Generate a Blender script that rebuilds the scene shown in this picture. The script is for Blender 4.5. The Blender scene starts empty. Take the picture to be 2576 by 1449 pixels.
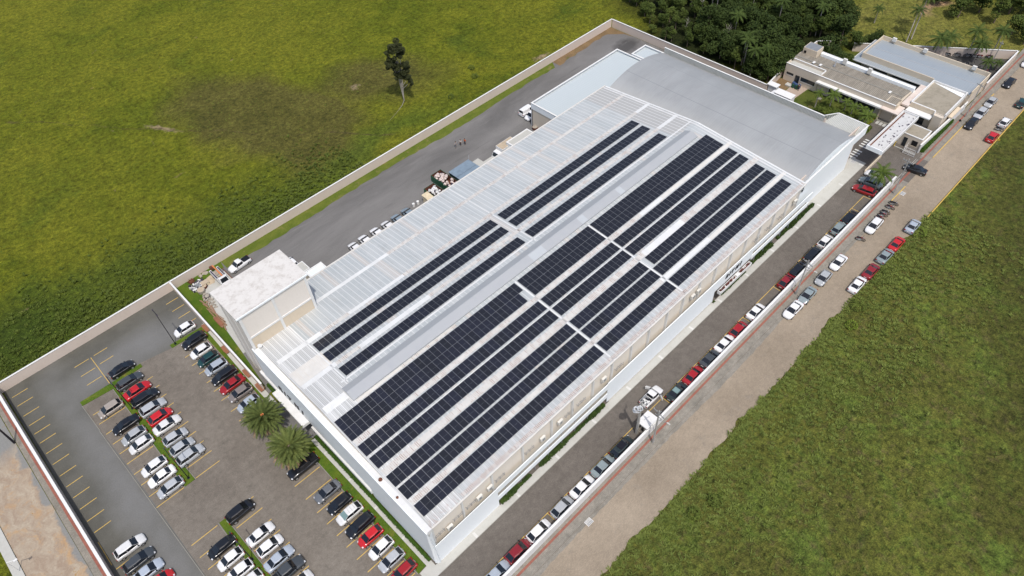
import bpy, bmesh, math, random
from mathutils import Vector, Matrix
R = math.radians
rnd = random.Random(7)
sc = bpy.context.scene
col = sc.collection

# ------------------------------------------------------------------ camera, sky, sun, exposure
cd = bpy.data.cameras.new('camera'); cam = bpy.data.objects.new('camera', cd); col.objects.link(cam)
yaw, pit, rol = R(48.32857541), R(48.65281285), R(-4.05474498)
fw = Vector((math.cos(yaw)*math.cos(pit), math.sin(yaw)*math.cos(pit), -math.sin(pit)))
rt = Vector((math.sin(yaw), -math.cos(yaw), 0)); up = rt.cross(fw)
r2 = rt*math.cos(rol)+up*math.sin(rol); u2 = -rt*math.sin(rol)+up*math.cos(rol)
M = Matrix((r2, u2, -fw)).transposed().to_4x4(); M.translation = (0, 0, 100)
cam.matrix_world = M
cd.sensor_width = 36; cd.lens = 1795.38/2576*36; cd.clip_start = 1; cd.clip_end = 6000
sc.camera = cam
sc.render.resolution_x = 1024; sc.render.resolution_y = 576
SUN = Vector((-0.21, -0.44, 1.0)).normalized()          # direction towards the sun
w = bpy.data.worlds.new('World'); sc.world = w; w.use_nodes = True
nt = w.node_tree; sky = nt.nodes.new('ShaderNodeTexSky'); sky.sky_type = 'NISHITA'; sky.sun_disc = False
sky.sun_elevation = math.asin(SUN.z); sky.sun_rotation = math.atan2(SUN.x, SUN.y)
sky.air_density = 1.0; sky.dust_density = 3.0; sky.ozone_density = 1.0
nt.links.new(sky.outputs[0], nt.nodes['Background'].inputs[0]); nt.nodes['Background'].inputs[1].default_value = 0.15
sd = bpy.data.lights.new('sun', 'SUN'); sd.energy = 2.85; sd.angle = R(0.6); sd.color = (1, .955, .89)
so = bpy.data.objects.new('sun', sd); col.objects.link(so)
so.rotation_mode = 'QUATERNION'; so.rotation_quaternion = SUN.to_track_quat('Z', 'Y'); so.location = (0, 0, 150)
vs = sc.view_settings; vs.view_transform = 'Standard'; vs.look = 'None'; vs.exposure = 0.0; vs.gamma = 1

# ------------------------------------------------------------------ materials
class NT:
    def __init__(s, name, rough=.8, spec=.3, metal=0.0):
        s.m = bpy.data.materials.new(name); s.m.use_nodes = True; s.t = s.m.node_tree
        s.b = s.t.nodes['Principled BSDF']
        s.b.inputs['Roughness'].default_value = rough; s.b.inputs['Metallic'].default_value = metal
        s.b.inputs['Specular IOR Level'].default_value = spec
    def n(s, typ, **k):
        x = s.t.nodes.new(typ)
        for a, v in k.items(): setattr(x, a, v)
        return x
    def l(s, a, b): s.t.links.new(a, b)
    def put(s, v, sock):
        if isinstance(v, (int, float)): sock.default_value = v
        elif isinstance(v, (tuple, list)): sock.default_value = (list(v)+[1])[:len(sock.default_value)] if len(v) < 4 else v
        else: s.l(v, sock)
    def pos(s): return s.n('ShaderNodeNewGeometry').outputs['Position']
    def gen(s): return s.n('ShaderNodeTexCoord').outputs['Object']
    def vm(s, op, a, b):
        x = s.n('ShaderNodeVectorMath', operation=op); s.put(a, x.inputs[0]); s.put(b, x.inputs[1]); return x.outputs[0]
    def scalev(s, v, k): return s.vm('MULTIPLY', v, k if isinstance(k, tuple) else (k, k, k))
    def noise(s, v, sc_, det=3, ro=.55, dist=0):
        x = s.n('ShaderNodeTexNoise'); s.put(v, x.inputs['Vector']); x.inputs['Scale'].default_value = sc_
        x.inputs['Detail'].default_value = det; x.inputs['Roughness'].default_value = ro; x.inputs['Distortion'].default_value = dist
        return x.outputs[0]
    def noisec(s, v, sc_, det=2):
        x = s.n('ShaderNodeTexNoise'); s.put(v, x.inputs['Vector']); x.inputs['Scale'].default_value = sc_; x.inputs['Detail'].default_value = det
        return x.outputs[1]
    def vor(s, v, sc_, out=0, feat='F1'):
        x = s.n('ShaderNodeTexVoronoi', feature=feat); s.put(v, x.inputs['Vector']); x.inputs['Scale'].default_value = sc_; return x.outputs[out]
    def ma(s, op, a, b=0.0, c=None):
        x = s.n('ShaderNodeMath', operation=op); s.put(a, x.inputs[0]); s.put(b, x.inputs[1])
        if c is not None: s.put(c, x.inputs[2])
        return x.outputs[0]
    def step(s, v, a, b):
        x = s.n('ShaderNodeMapRange'); x.clamp = True; s.put(v, x.inputs[0]); x.inputs[1].default_value = a; x.inputs[2].default_value = b
        return x.outputs[0]
    def mix(s, f, a, b, mode='MIX'):
        x = s.n('ShaderNodeMix', data_type='RGBA', blend_type=mode); s.put(f, x.inputs[0])
        for v, i in ((a, 6), (b, 7)):
            if isinstance(v, tuple): x.inputs[i].default_value = (v[0], v[1], v[2], 1)
            else: s.l(v, x.inputs[i])
        return x.outputs[2]
    def xyz(s, v):
        x = s.n('ShaderNodeSeparateXYZ'); s.put(v, x.inputs[0]); return x.outputs
    def blob(s, v, cx, cy, rx, ry, rot=0, soft=.35):
        d = s.vm('SUBTRACT', v, (cx, cy, 0))
        r = s.n('ShaderNodeVectorRotate', rotation_type='Z_AXIS'); s.put(d, r.inputs['Vector']); r.inputs['Angle'].default_value = -R(rot)
        q = s.vm('MULTIPLY', r.outputs[0], (1/rx, 1/ry, 0))
        L = s.n('ShaderNodeVectorMath', operation='LENGTH'); s.l(q, L.inputs[0])
        return s.step(L.outputs['Value'], 1+soft, 1-soft)
    def col(s, c): s.put((c[0], c[1], c[2], 1) if isinstance(c, tuple) else c, s.b.inputs['Base Color']); return s
    def rough(s, v): s.put(v, s.b.inputs['Roughness']); return s
    def bump(s, h, st=.3, d=.05):
        x = s.n('ShaderNodeBump'); x.inputs['Strength'].default_value = st; x.inputs['Distance'].default_value = d
        s.put(h, x.inputs['Height']); s.l(x.outputs[0], s.b.inputs['Normal']); return s
def plain(name, c, rough=.7, spec=.3, metal=0.0, var=.12, sc_=1.5):
    t = NT(name, rough, spec, metal)
    v = t.noise(t.pos(), sc_, 4)
    f = t.step(v, .3, .7)
    return t.col(t.mix(f, tuple(x*(1-var) for x in c), tuple(min(1, x*(1+var)) for x in c))).m
MT = {}
def field():
    t = NT('meadow', .95, .1); p = t.pos()
    wp = t.vm('ADD', p, t.scalev(t.vm('SUBTRACT', t.noisec(p, .06, 4), (.5, .5, .5)), 26))
    big = t.step(t.noise(wp, .022, 5, .6), .38, .62); mid = t.step(t.noise(wp, .11, 5, .65), .34, .66)
    fine = t.step(t.noise(p, 1.1, 5, .7), .32, .68); vf = t.step(t.noise(p, 4.5, 3, .7), .3, .7)
    a = t.mix(mid, (.080, .106, .010), (.146, .162, .016)); a = t.mix(t.ma('MULTIPLY', big, .55), a, (.178, .182, .022))
    a = t.mix(t.ma('MULTIPLY', t.step(t.noise(wp, .05, 4, .6), .56, .70), .65), a, (.056, .092, .014))
    br = t.blob(wp, 57, 148, 30, 15, 105, .25); br = t.ma('MAXIMUM', br, t.blob(wp, 84, 140, 16, 8, 150, .5))
    a = t.mix(t.ma('MULTIPLY', br, .85), a, t.mix(mid, (.074, .070, .024), (.110, .102, .034)))
    a = t.mix(t.ma('MULTIPLY', t.blob(wp, 8, 121, 42, 12, 0, .4), .7), a, (.050, .082, .015))
    a = t.mix(t.ma('MULTIPLY', t.blob(wp, -12, 122, 12, 9, 0, .4), .75), a, (.038, .064, .012))
    a = t.mix(t.ma('MULTIPLY', t.blob(wp, 66, 120, 26, 5, 0, .5), .6), a, (.07, .115, .018))
    # worn sandy spots
    sp = t.ma('MULTIPLY', t.step(t.noise(wp, .33, 3, .6), .70, .76), .8)
    a = t.mix(sp, a, (.17, .14, .075))
    for (cx, cy, rx, ry, ro) in ((37, 164, 4.2, .6, 118), (79, 143, 1.1, .8, 0), (120, 117, 2.2, .8, 0)):
        a = t.mix(t.blob(t.vm('ADD', p, t.scalev(t.vm('SUBTRACT', t.noisec(p, .8), (.5, .5, .5)), 2.5)), cx, cy, rx, ry, ro, .5), a, (.26, .21, .14))
    tw = t.vm('ADD', p, t.scalev(t.vm('SUBTRACT', t.noisec(p, .05, 3), (.5, .5, .5)), 9)); tx = t.xyz(tw)
    tl = t.step(t.ma('ABSOLUTE', t.ma('SUBTRACT', t.ma('ADD', tx[1], t.ma('MULTIPLY', tx[0], 1.25)), 210.5)), .75, .25)
    a = t.mix(t.ma('MULTIPLY', t.ma('MULTIPLY', tl, t.step(t.noise(p, .3, 4), .4, .6)), .7), a, (.085, .07, .035))
    # the field across the street
    r = t.mix(t.step(t.noise(wp, .05, 5, .65), .36, .64), (.086, .092, .026), (.122, .138, .032))
    r = t.mix(t.ma('MULTIPLY', t.step(t.noise(wp, .16, 5, .7), .48, .66), .8), r, (.105, .162, .034))
    r = t.mix(t.ma('MULTIPLY', t.step(t.noise(p, .5, 4, .7), .52, .68), .6), r, (.125, .098, .055))
    r = t.mix(t.ma('MULTIPLY', t.step(t.noise(t.vm('ADD', p, (50, 9, 0)), .75, 4, .7), .55, .66), .7), r, (.020, .028, .008))
    r = t.mix(t.ma('MULTIPLY', t.step(t.noise(t.vm('ADD', p, (7, 90, 0)), .21, 4, .6), .70, .77), .55), r, (.22, .165, .10))
    r = t.mix(t.ma('MULTIPLY', t.blob(wp, 120, -8, 60, 12, 25, .4), .45), r, (.044, .050, .016))
    y = t.xyz(p)
    a = t.mix(t.step(y[1], 40, 25), a, r)
    # lawn behind the corner wall
    lw = t.blob(wp, 200, 52, 26, 24, 0, .2)
    a = t.mix(lw, a, t.mix(mid, (.125, .140, .030), (.195, .190, .055)))
    a = t.mix(t.blob(wp, 207, 52, 3, 2, 0, .6), a, (.32, .22, .15))
    # much darker ground colour under the wood
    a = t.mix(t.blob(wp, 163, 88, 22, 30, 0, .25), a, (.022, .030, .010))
    md2 = t.step(t.noise(t.vm('ADD', p, (11, 3, 0)), .42, 5, .75), .30, .70)
    a = t.mix(.7, a, t.mix(md2, (.62, .60, .62), (1.42, 1.42, 1.3)), 'MULTIPLY')
    a = t.mix(.8, a, t.mix(fine, (.40, .43, .5), (1.66, 1.6, 1.35)), 'MULTIPLY')
    a = t.mix(.75, a, t.mix(vf, (.40, .40, .38), (1.7, 1.65, 1.55)), 'MULTIPLY')
    t.col(a); t.bump(t.ma('ADD', fine, t.ma('MULTIPLY', vf, .6)), .9, .25); return t.m
MT['field'] = field()
def paving(name, c1, c2, brick=.22, dirt=(.2, .16, .1), joint=.55, dk=.35, big=.06):
    t = NT(name, .9, .2); p = t.pos(); xy = t.xyz(p)
    b = t.n('ShaderNodeTexBrick'); t.put(p, b.inputs['Vector']); b.inputs['Scale'].default_value = 1.0
    b.inputs['Brick Width'].default_value = brick; b.inputs['Row Height'].default_value = brick*.5; b.inputs['Mortar Size'].default_value = .012
    b.inputs['Color1'].default_value = (1, 1, 1, 1); b.inputs['Color2'].default_value = (.86, .86, .86, 1); b.inputs['Mortar'].default_value = (joint, joint, joint, 1)
    v = t.step(t.noise(p, big, 6, .65), .35, .65); f = t.step(t.noise(p, .9, 6, .75), .3, .7); g = t.step(t.noise(p, 7, 3, .8), .25, .75)
    a = t.mix(v, c1, c2); a = t.mix(t.ma('MULTIPLY', t.step(t.noise(t.vm('ADD', p, (30, 3, 0)), .35, 5, .7), .58, .72), .6), a, dirt)
    a = t.mix(1.0, a, b.outputs[0], 'MULTIPLY'); a = t.mix(.5, a, t.mix(f, (1-dk,)*3, (1+dk,)*3), 'MULTIPLY')
    a = t.mix(.6, a, t.mix(g, (.68, .68, .68), (1.32, 1.32, 1.32)), 'MULTIPLY')
    return t.col(a).m
MT['lotpave'] = paving('lot_pavers', (.175, .152, .127), (.232, .206, .174), .24, (.12, .108, .09))
MT['drive'] = paving('drive_pavers', (.138, .122, .106), (.182, .162, .142), .24, (.125, .11, .096))
MT['street'] = paving('street_pavers', (.275, .225, .168), (.365, .302, .228), .3, (.25, .22, .18), .72, .22)
MT['sidewalk'] = paving('sidewalk_pavers', (.215, .20, .17), (.30, .275, .235), .4, (.15, .13, .105), .7, .3, .3)
MT['guide'] = paving('tactile_pavers', (.27, .105, .08), (.33, .135, .10), .25, (.25, .12, .09), .75, .2, .4)
def asph(name, c1, c2, tint=(.145, .14, .13)):
    t = NT(name, .92, .2); p = t.pos()
    v = t.step(t.noise(t.scalev(p, (.35, 1.0, 1.0)), .09, 6, .62, .6), .34, .66); f = t.step(t.noise(p, 5.5, 5, .85), .25, .75)
    a = t.mix(v, c1, c2); a = t.mix(t.ma('MULTIPLY', t.step(t.noise(p, .22, 6, .7), .56, .72), .55), a, tint)
    a = t.mix(t.ma('MULTIPLY', t.step(t.noise(t.vm('ADD', p, (9, 50, 0)), .5, 6, .75), .64, .74), .5), a, tuple(x*1.45 for x in c2))
    a = t.mix(t.ma('MULTIPLY', t.blob(t.vm('ADD', p, t.scalev(t.vm('SUBTRACT', t.noisec(p, .4, 3), (.5, .5, .5)), 3)), 138.2, 103.6, 4.2, 2.6, 10, .35), .75), a, (.045, .043, .042))
    st = t.step(t.noise(t.scalev(p, (.09, 1.1, 1)), .9, 5, .7), .58, .70); a = t.mix(t.ma('MULTIPLY', st, .5), a, tuple(q*.8 for q in c1))
    s2 = t.step(t.noise(t.scalev(t.vm('ADD', p, (0, 40, 0)), (.12, .9, 1)), .7, 5, .7), .60, .72); a = t.mix(t.ma('MULTIPLY', s2, .45), a, tuple(q*1.2 for q in c2)); a = t.mix(t.ma('MULTIPLY', t.step(t.noise(p, .35, 6, .8), .63, .75), .5), a, (.20, .17, .135))
    a = t.mix(.6, a, t.mix(f, (.6, .6, .6), (1.4, 1.4, 1.4)), 'MULTIPLY'); return t.col(a).m
MT['yard'] = asph('yard_asphalt', (.122, .118, .114), (.205, .198, .190))
def lotasph():
    t = NT('lot_asphalt', .92, .2); p = t.pos(); x = t.xyz(p)
    # trodden pale lane down the middle, darker mossy stalls at the sides
    v = t.step(t.noise(p, .13, 6, .65), .3, .7)
    lane = t.ma('MAXIMUM', t.blob(t.vm('ADD', p, t.scalev(t.vm('SUBTRACT', t.noisec(p, .25, 4), (.5, .5, .5)), 4)), -11.0, 76, 2.6, 30, 0, .7), t.blob(p, 2, 104.5, 13, 3.6, 0, .5))
    lane = t.ma('MULTIPLY', lane, t.ma('ADD', .55, t.ma('MULTIPLY', v, .45)))
    a = t.mix(lane, t.mix(v, (.082, .080, .068), (.132, .128, .112)), (.168, .167, .162))
    a = t.mix(t.ma('MULTIPLY', t.step(t.noise(p, .6, 6, .75), .60, .74), .5), a, (.17, .15, .11))
    f = t.step(t.noise(p, 5.5, 5, .85), .25, .75)
    a = t.mix(.6, a, t.mix(f, (.6, .6, .6), (1.4, 1.4, 1.4)), 'MULTIPLY'); return t.col(a).m
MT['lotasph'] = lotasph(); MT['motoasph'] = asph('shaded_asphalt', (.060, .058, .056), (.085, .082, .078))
def dirtroad():
    t = NT('side_road_dirt', .95, .1); p = t.pos(); wp = t.vm('ADD', p, t.scalev(t.vm('SUBTRACT', t.noisec(p, .3, 4), (.5, .5, .5)), 5))
    a = t.mix(t.step(t.noise(t.scalev(wp, (1.6, .5, 1)), .5, 6, .7), .35, .62), (.40, .34, .26), (.30, .23, .17))
    a = t.mix(t.ma('MULTIPLY', t.step(t.noise(wp, .35, 5, .7), .52, .66), .8), a, (.42, .27, .14))
    gr = t.ma('MAXIMUM', t.step(t.noise(wp, .30, 4, .6), .76, .82), t.step(t.xyz(wp)[0], -20.9, -20.4)); gr = t.ma('MAXIMUM', gr, t.step(t.xyz(wp)[1], 99, 102))
    a = t.mix(gr, a, (.22, .22, .21)); a = t.mix(t.step(t.noise(wp, .9, 4, .7), .66, .72), a, (.33, .19, .06))
    f = t.step(t.noise(p, 3.5, 5, .8), .25, .75); a = t.mix(.5, a, t.mix(f, (.65, .65, .65), (1.35, 1.35, 1.35)), 'MULTIPLY')
    return t.col(a).m
MT['dirt'] = dirtroad()
def lawn(name, c1, c2, c3):
    t = NT(name, .95, .1); p = t.pos()
    a = t.mix(t.step(t.noise(p, .35, 5, .65), .35, .65), c1, c2); a = t.mix(t.ma('MULTIPLY', t.step(t.noise(t.vm('ADD', p, (4, 44, 0)), .3, 5, .65), .58, .7), .7), a, c3)
    f = t.step(t.noise(p, 6, 4, .8), .25, .75); a = t.mix(.7, a, t.mix(f, (.5, .5, .5), (1.5, 1.5, 1.5)), 'MULTIPLY')
    return t.col(a).bump(f, .6, .08).m
MT['lawn'] = lawn('mown_lawn', (.060, .115, .014), (.105, .150, .018), (.20, .175, .04))
MT['verge'] = lawn('yard_verge_grass', (.085, .120, .018), (.130, .155, .028), (.26, .19, .10))
MT['soil'] = lawn('corner_verge', (.16, .11, .06), (.22, .15, .08), (.10, .12, .03))
MT['garden'] = lawn('garden_grass', (.06, .085, .016), (.10, .115, .025), (.15, .11, .05))
def conc(name, c, st=(.6, .6, .58), sc_=.5, amt=.5):
    t = NT(name, .85, .25); p = t.pos()
    a = t.mix(t.ma('MULTIPLY', t.step(t.noise(p, sc_, 6, .75), .48, .75), amt), c, tuple(x*y for x, y in zip(c, st)))
    a = t.mix(t.ma('MULTIPLY', t.step(t.noise(t.scalev(p, (1.8, 1.8, .12)), .9, 5, .75), .55, .72), amt*.55), a, tuple(x*y*.85 for x, y in zip(c, st)))
    f = t.step(t.noise(p, 6, 4, .8), .2, .8); a = t.mix(.3, a, t.mix(f, (.8, .8, .8), (1.2, 1.2, 1.2)), 'MULTIPLY')
    return t.col(a).m
MT['path'] = conc('path_concrete', (.46, .455, .42), (.75, .73, .68))
MT['joint'] = conc('joint_concrete', (.58, .575, .55))
MT['kerb'] = conc('kerb_concrete', (.25, .24, .21))
MT['beige'] = conc('beige_render', (.60, .53, .44), (.90, .88, .84), .5, .4)
MT['hallwall'] = conc('hall_wall_render', (.74, .68, .60), (.9, .88, .84), .5, .4)
MT['beigeD'] = conc('sand_render', (.62, .53, .41), (.88, .86, .8), .6, .4)
MT['pinkish'] = conc('perimeter_render', (.62, .53, .455), (.85, .82, .78), .4, .4)
MT['white'] = conc('white_paint', (.68, .68, .67), (.82, .80, .76), .8, .45)
MT['coping'] = conc('white_coping', (.70, .70, .685), (.80, .78, .74), 1.2, .4)
MT['dirt2'] = conc('worn_pink_pavers', (.40, .32, .26), (.8, .76, .7), .8, .7)
MT['kioskroof'] = conc('grey_white_sheet', (.56, .56, .55), (.75, .74, .72), .8, .6)
MT['tower'] = conc('tower_render', (.72, .67, .61), (.93, .92, .9), .4, .4)
MT['screen'] = conc('screen_paint', (.80, .84, .86), (.95, .95, .96), .3, .3)
MT['towerroof'] = conc('tower_roof_coating', (.62, .60, .57), (.60, .56, .52), .7, .85)
MT['pinkslab'] = conc('slab_coating', (.66, .58, .52), (.72, .6, .55), .9, .6)
MT['dark'] = plain('shadowed_opening', (.012, .013, .015), .4)
MT['glassdk'] = plain('window_glass', (.02, .026, .032), .12, .5)
MT['yellow'] = conc('yellow_paint', (.60, .40, .10), (.62, .66, .8), 1.6, .9)
MT['whiteline'] = conc('crossing_paint', (.7, .7, .66), (.5, .5, .5), 1.2, .9)
MT['black'] = plain('black_paint', (.012, .012, .018), .4)
MT['alu'] = plain('aluminium', (.58, .60, .62), .35, .5, .4)
MT['steel'] = plain('galvanised_steel', (.33, .34, .35), .5, .4, .5)
MT['polec'] = conc('pole_concrete', (.36, .35, .33), (.7, .68, .64), 2.0, .6)
MT['brown'] = plain('brown_laminate', (.26, .115, .065), .6)
MT['ac'] = plain('unit_casing', (.66, .65, .61), .5)
def corr(name, c, period, axis='x', st=.5, dk=.8, stain=(.7, .68, .65), rough=.5, metal=.0):
    t = NT(name, rough, .4, metal); p = t.pos(); x = t.xyz(p)
    s = t.ma('SINE', t.ma('MULTIPLY', x[{'x': 0, 'y': 1, 'z': 2}[axis]], 2*math.pi/period))
    f = t.step(s, -.6, .9)
    a = t.mix(f, tuple(v*dk for v in c), c)
    a = t.mix(t.ma('MULTIPLY', t.step(t.noise(p, .6, 6, .7), .5, .75), .55), a, tuple(v*q for v, q in zip(c, stain)))
    return t.col(a).bump(s, st, .03).m
MT['fascia'] = corr('ribbed_fascia', (.78, .83, .85), .22, 'x', .4, .93, (.93, .94, .95))
MT['fasciay'] = corr('ribbed_fascia_cross', (.84, .88, .90), .22, 'y', .3, .95, (.95, .95, .96))
MT['fasciadirty'] = corr('weathered_cladding', (.50, .51, .48), .3, 'y', .5, .72, (.55, .55, .48))
MT['monitor'] = corr('vent_sheet', (.42, .435, .45), .16, 'x', .4, .93, (.86, .87, .9), .45, .15)
MT['monlight'] = corr('pale_vent_sheet', (.47, .50, .52), .16, 'x', .3, .95, (.9, .9, .9), .45, .1)
def mainroof():
    t = NT('hall_roof_sheet', .5, .4); p = t.pos(); x = t.xyz(p)
    rib = t.ma('SINE', t.ma('MULTIPLY', x[0], 2*math.pi/.2325))
    fr = t.ma('ABSOLUTE', t.ma('SUBTRACT', t.ma('FRACT', t.ma('MULTIPLY', x[0], 1/.93)), .5))
    seam = t.step(fr, .43, .47)
    pan = t.ma('FLOOR', t.ma('ADD', t.ma('MULTIPLY', x[0], 1/.93), .5)); bayy = t.ma('FLOOR', t.ma('MULTIPLY', t.ma('ADD', x[1], 5.4), 1/6.6))
    cv = t.n('ShaderNodeCombineXYZ'); t.put(pan, cv.inputs[0]); t.put(bayy, cv.inputs[1])
    wn = t.n('ShaderNodeTexWhiteNoise', noise_dimensions='2D'); t.l(cv.outputs[0], wn.inputs['Vector'])
    a = t.mix(t.step(wn.outputs[0], .0, 1.0), (.40, .43, .44), (.475, .50, .505))
    a = t.mix(t.step(wn.outputs[0], .93, .95), a, (.50, .48, .455))
    a = t.mix(t.ma('MULTIPLY', t.step(t.noise(p, .25, 5, .7), .45, .7), .5), a, (.53, .535, .525))
    a = t.mix(t.ma('MULTIPLY', t.step(t.noise(t.scalev(p, (1.6, .18, 1)), .8, 5, .75), .54, .70), .45), a, (.30, .29, .27))
    a = t.mix(t.ma('MULTIPLY', t.step(t.noise(t.vm('ADD', p, (3, 70, 0)), .9, 6, .8), .60, .70), .35), a, (.33, .32, .30))
    a = t.mix(t.step(rib, -.2, 1.0), tuple([.90]*3), (1, 1, 1)) if False else t.mix(t.ma('MULTIPLY', t.step(rib, .5, -.8), .22), a, (.30, .31, .31))
    # frosted roof-light sheets near the facade and at the far gable
    fz = t.ma('MAXIMUM', t.step(x[0], 21.9, 21.6), t.ma('MULTIPLY', t.step(x[0], 101.6, 101.9), t.step(x[1], 62.5, 63)))
    gry = t.mix(t.step(wn.outputs[0], .2, .9), (.40, .405, .40), (.52, .525, .52))
    gry = t.mix(t.step(x[0], 60, 61), gry, (.31, .305, .295))
    a = t.mix(t.ma('MULTIPLY', fz, .9), a, gry)
    a = t.mix(t.ma('MULTIPLY', t.ma('MULTIPLY', fz, t.step(rib, -.1, .7)), .45), a, (.70, .71, .70))
    a = t.mix(t.ma('MULTIPLY', seam, t.ma('ADD', .62, t.ma('MULTIPLY', fz, .3))), a, (.72, .73, .725))
    a = t.mix(t.ma('MULTIPLY', t.step(x[1], 38.7, 38.0), t.ma('MULTIPLY', t.step(t.noise(t.scalev(p, (1, .25, 1)), 2.4, 4, .8), .50, .62), .5)), a, (.34, .22, .18))
    return t.col(a).bump(rib, .35, .03).m
MT['mainroof'] = mainroof()
def lapmat(name, c, rust, dens):
    t = NT(name, .6, .3); p = t.pos(); x = t.xyz(p)
    rib = t.ma('SINE', t.ma('MULTIPLY', x[0], 2*math.pi/.275))
    n = t.noise(t.scalev(p, (1, .22, 1)), 1.1, 5, .8)
    m = t.ma('MULTIPLY', t.step(rib, .1, .6), t.step(n, dens, dens+.12))
    a = t.mix(t.step(t.noise(p, .5, 5, .7), .35, .7), c, tuple(v*.86 for v in c))
    return t.col(t.mix(m, a, rust)).m
MT['lap'] = lapmat('rusty_lap', (.60, .585, .555), (.30, .20, .165), .47)
MT['lape'] = lapmat('rusty_eave_lap', (.56, .53, .50), (.24, .15, .125), .40)
MT['lapw'] = lapmat('repainted_lap', (.68, .69, .685), (.7, .7, .69), .5)
MT['lapc'] = lapmat('cream_sheet', (.66, .645, .61), (.60, .56, .50), .46)
def arch():
    t = NT('vault_sheet', .5, .35, .0); p = t.pos(); x = t.xyz(p)
    rib = t.ma('SINE', t.ma('MULTIPLY', x[1], 2*math.pi/.5))
    a = t.mix(t.step(t.noise(t.scalev(p, (.35, 1, 1)), .18, 6, .65), .35, .65), (.285, .295, .30), (.33, .34, .345))
    a = t.mix(t.ma('MULTIPLY', t.step(rib, .5, -.5), .18), a, (.25, .27, .28))
    a = t.mix(t.ma('MULTIPLY', t.step(t.noise(t.scalev(p, (.22, 1.2, 1)), .5, 6, .75), .50, .68), .45), a, (.25, .255, .255)); a = t.mix(t.ma('MULTIPLY', t.step(t.noise(p, .8, 6, .8), .62, .74), .4), a, (.22, .22, .21))
    ln = t.ma('MAXIMUM', t.step(t.ma('ABSOLUTE', t.ma('SUBTRACT', x[0], 115.6)), .09, .05), t.step(t.ma('ABSOLUTE', t.ma('SUBTRACT', x[0], 123.2)), .06, .03))
    a = t.mix(t.ma('MULTIPLY', ln, .7), a, (.20, .21, .22))
    a = t.mix(t.ma('MULTIPLY', t.step(x[0], 113.5, 109.5), .5), a, (.47, .47, .46))
    return t.col(a).bump(rib, .25, .03).m
MT['arch'] = arch()
MT['annex'] = corr('pale_blue_sheet', (.49, .54, .555), .55, 'x', .3, .93, (.93, .94, .93), .5)
MT['bluegrey'] = corr('grey_metal_sheet', (.36, .40, .43), .5, 'y', .25, .92, (.8, .82, .84), .42, .2)
def fibre():
    t = NT('fibre_cement_sheet', .95, .1); p = t.pos(); x = t.xyz(p)
    s = t.ma('SINE', t.ma('MULTIPLY', x[1], 2*math.pi/.36))
    a = t.mix(t.step(t.noise(t.scalev(p, (.3, 1.4, 1)), .9, 6, .75), .35, .65), (.33, .30, .25), (.225, .20, .165))
    a = t.mix(t.ma('MULTIPLY', t.step(s, .2, -.9), .4), a, (.13, .12, .10)); return t.col(a).bump(s, .6, .05).m
MT['fibre'] = fibre()
MT['lichen'] = conc('lichen_fibre_roof', (.32, .285, .225), (.55, .55, .5), .5, .8)
def panel():
    t = NT('solar_cell_glass', .13, .5); p = t.pos()
    o = t.n('ShaderNodeObjectInfo').outputs['Random']; x = t.xyz(t.gen())
    bb = t.step(t.ma('SINE', t.ma('MULTIPLY', x[0], 2*math.pi/.17)), .75, .95)
    a = t.mix(o, (.014, .0145, .018), (.017, .018, .028)); a = t.mix(t.ma('MULTIPLY', bb, .35), a, (.055, .058, .07)); return t.col(a).m
MT['panel'] = panel()
MT['pframe'] = plain('panel_frame', (.25, .26, .27), .4, .5, .3)
def leafm(name, c1, c2, sc_=.5, tr=.0):
    t = NT(name, .75, .15); p = t.pos(); o = t.n('ShaderNodeObjectInfo').outputs['Random']
    pp = t.vm('ADD', p, (3, 5, 1)); f = t.step(t.noise(pp, sc_, 4, .7), .3, .7)
    a = t.mix(f, c1, c2); a = t.mix(.5, a, t.mix(o, (.75, .8, .7), (1.25, 1.2, 1.1)), 'MULTIPLY'); return t.col(a).m
MT['leafA'] = leafm('dark_leaves', (.022, .038, .010), (.056, .082, .019))
MT['leafB'] = leafm('mid_leaves', (.034, .056, .013), (.082, .112, .024))
MT['leafC'] = leafm('light_leaves', (.052, .080, .018), (.115, .148, .034))
MT['euc'] = leafm('gum_leaves', (.030, .038, .016), (.052, .060, .024), 1.2)
MT['frond'] = leafm('frond_green', (.05, .085, .014), (.11, .15, .028), 1.5)
MT['frondw'] = leafm('wood_frond', (.030, .052, .012), (.070, .10, .022), 1.5)
MT['frondd'] = leafm('date_frond', (.048, .070, .020), (.135, .16, .045), 1.2)
MT['frondb'] = leafm('dry_frond', (.20, .13, .075), (.36, .25, .16), 2)
MT['tuft'] = leafm('tall_grass', (.085, .135, .020), (.17, .22, .030), .25)
MT['tuftg'] = leafm('street_grass', (.092, .124, .028), (.185, .225, .055), .35)
MT['tuftd'] = leafm('scrub_leaves', (.060, .088, .018), (.120, .152, .028), .3)
MT['shrub'] = leafm('shrub_leaves', (.022, .045, .012), (.060, .098, .022), 1.2)
MT['hedge'] = leafm('hedge_leaves', (.030, .072, .010), (.062, .120, .016), 2)
MT['bark'] = conc('bark', (.17, .13, .10), (.6, .58, .55), 4, .8)
MT['palebark'] = conc('pale_bark', (.36, .33, .29), (.6, .58, .55), 4, .8)
MT['redleaf'] = leafm('red_foliage', (.09, .022, .020), (.15, .05, .04), 4)
def paint(name, c, rough=.28):
    t = NT(name, rough, .5); t.b.inputs['Coat Weight'].default_value = .5; t.b.inputs['Coat Roughness'].default_value = .08
    n = t.step(t.noise(t.pos(), 2.0, 4, .7), .3, .7); return t.col(t.mix(.9, t.mix(n, tuple(v*.90 for v in c), c), t.mix(t.n('ShaderNodeObjectInfo').outputs['Random'], (.86, .86, .85), (1.06, 1.06, 1.07)), 'MULTIPLY')).m
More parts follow.
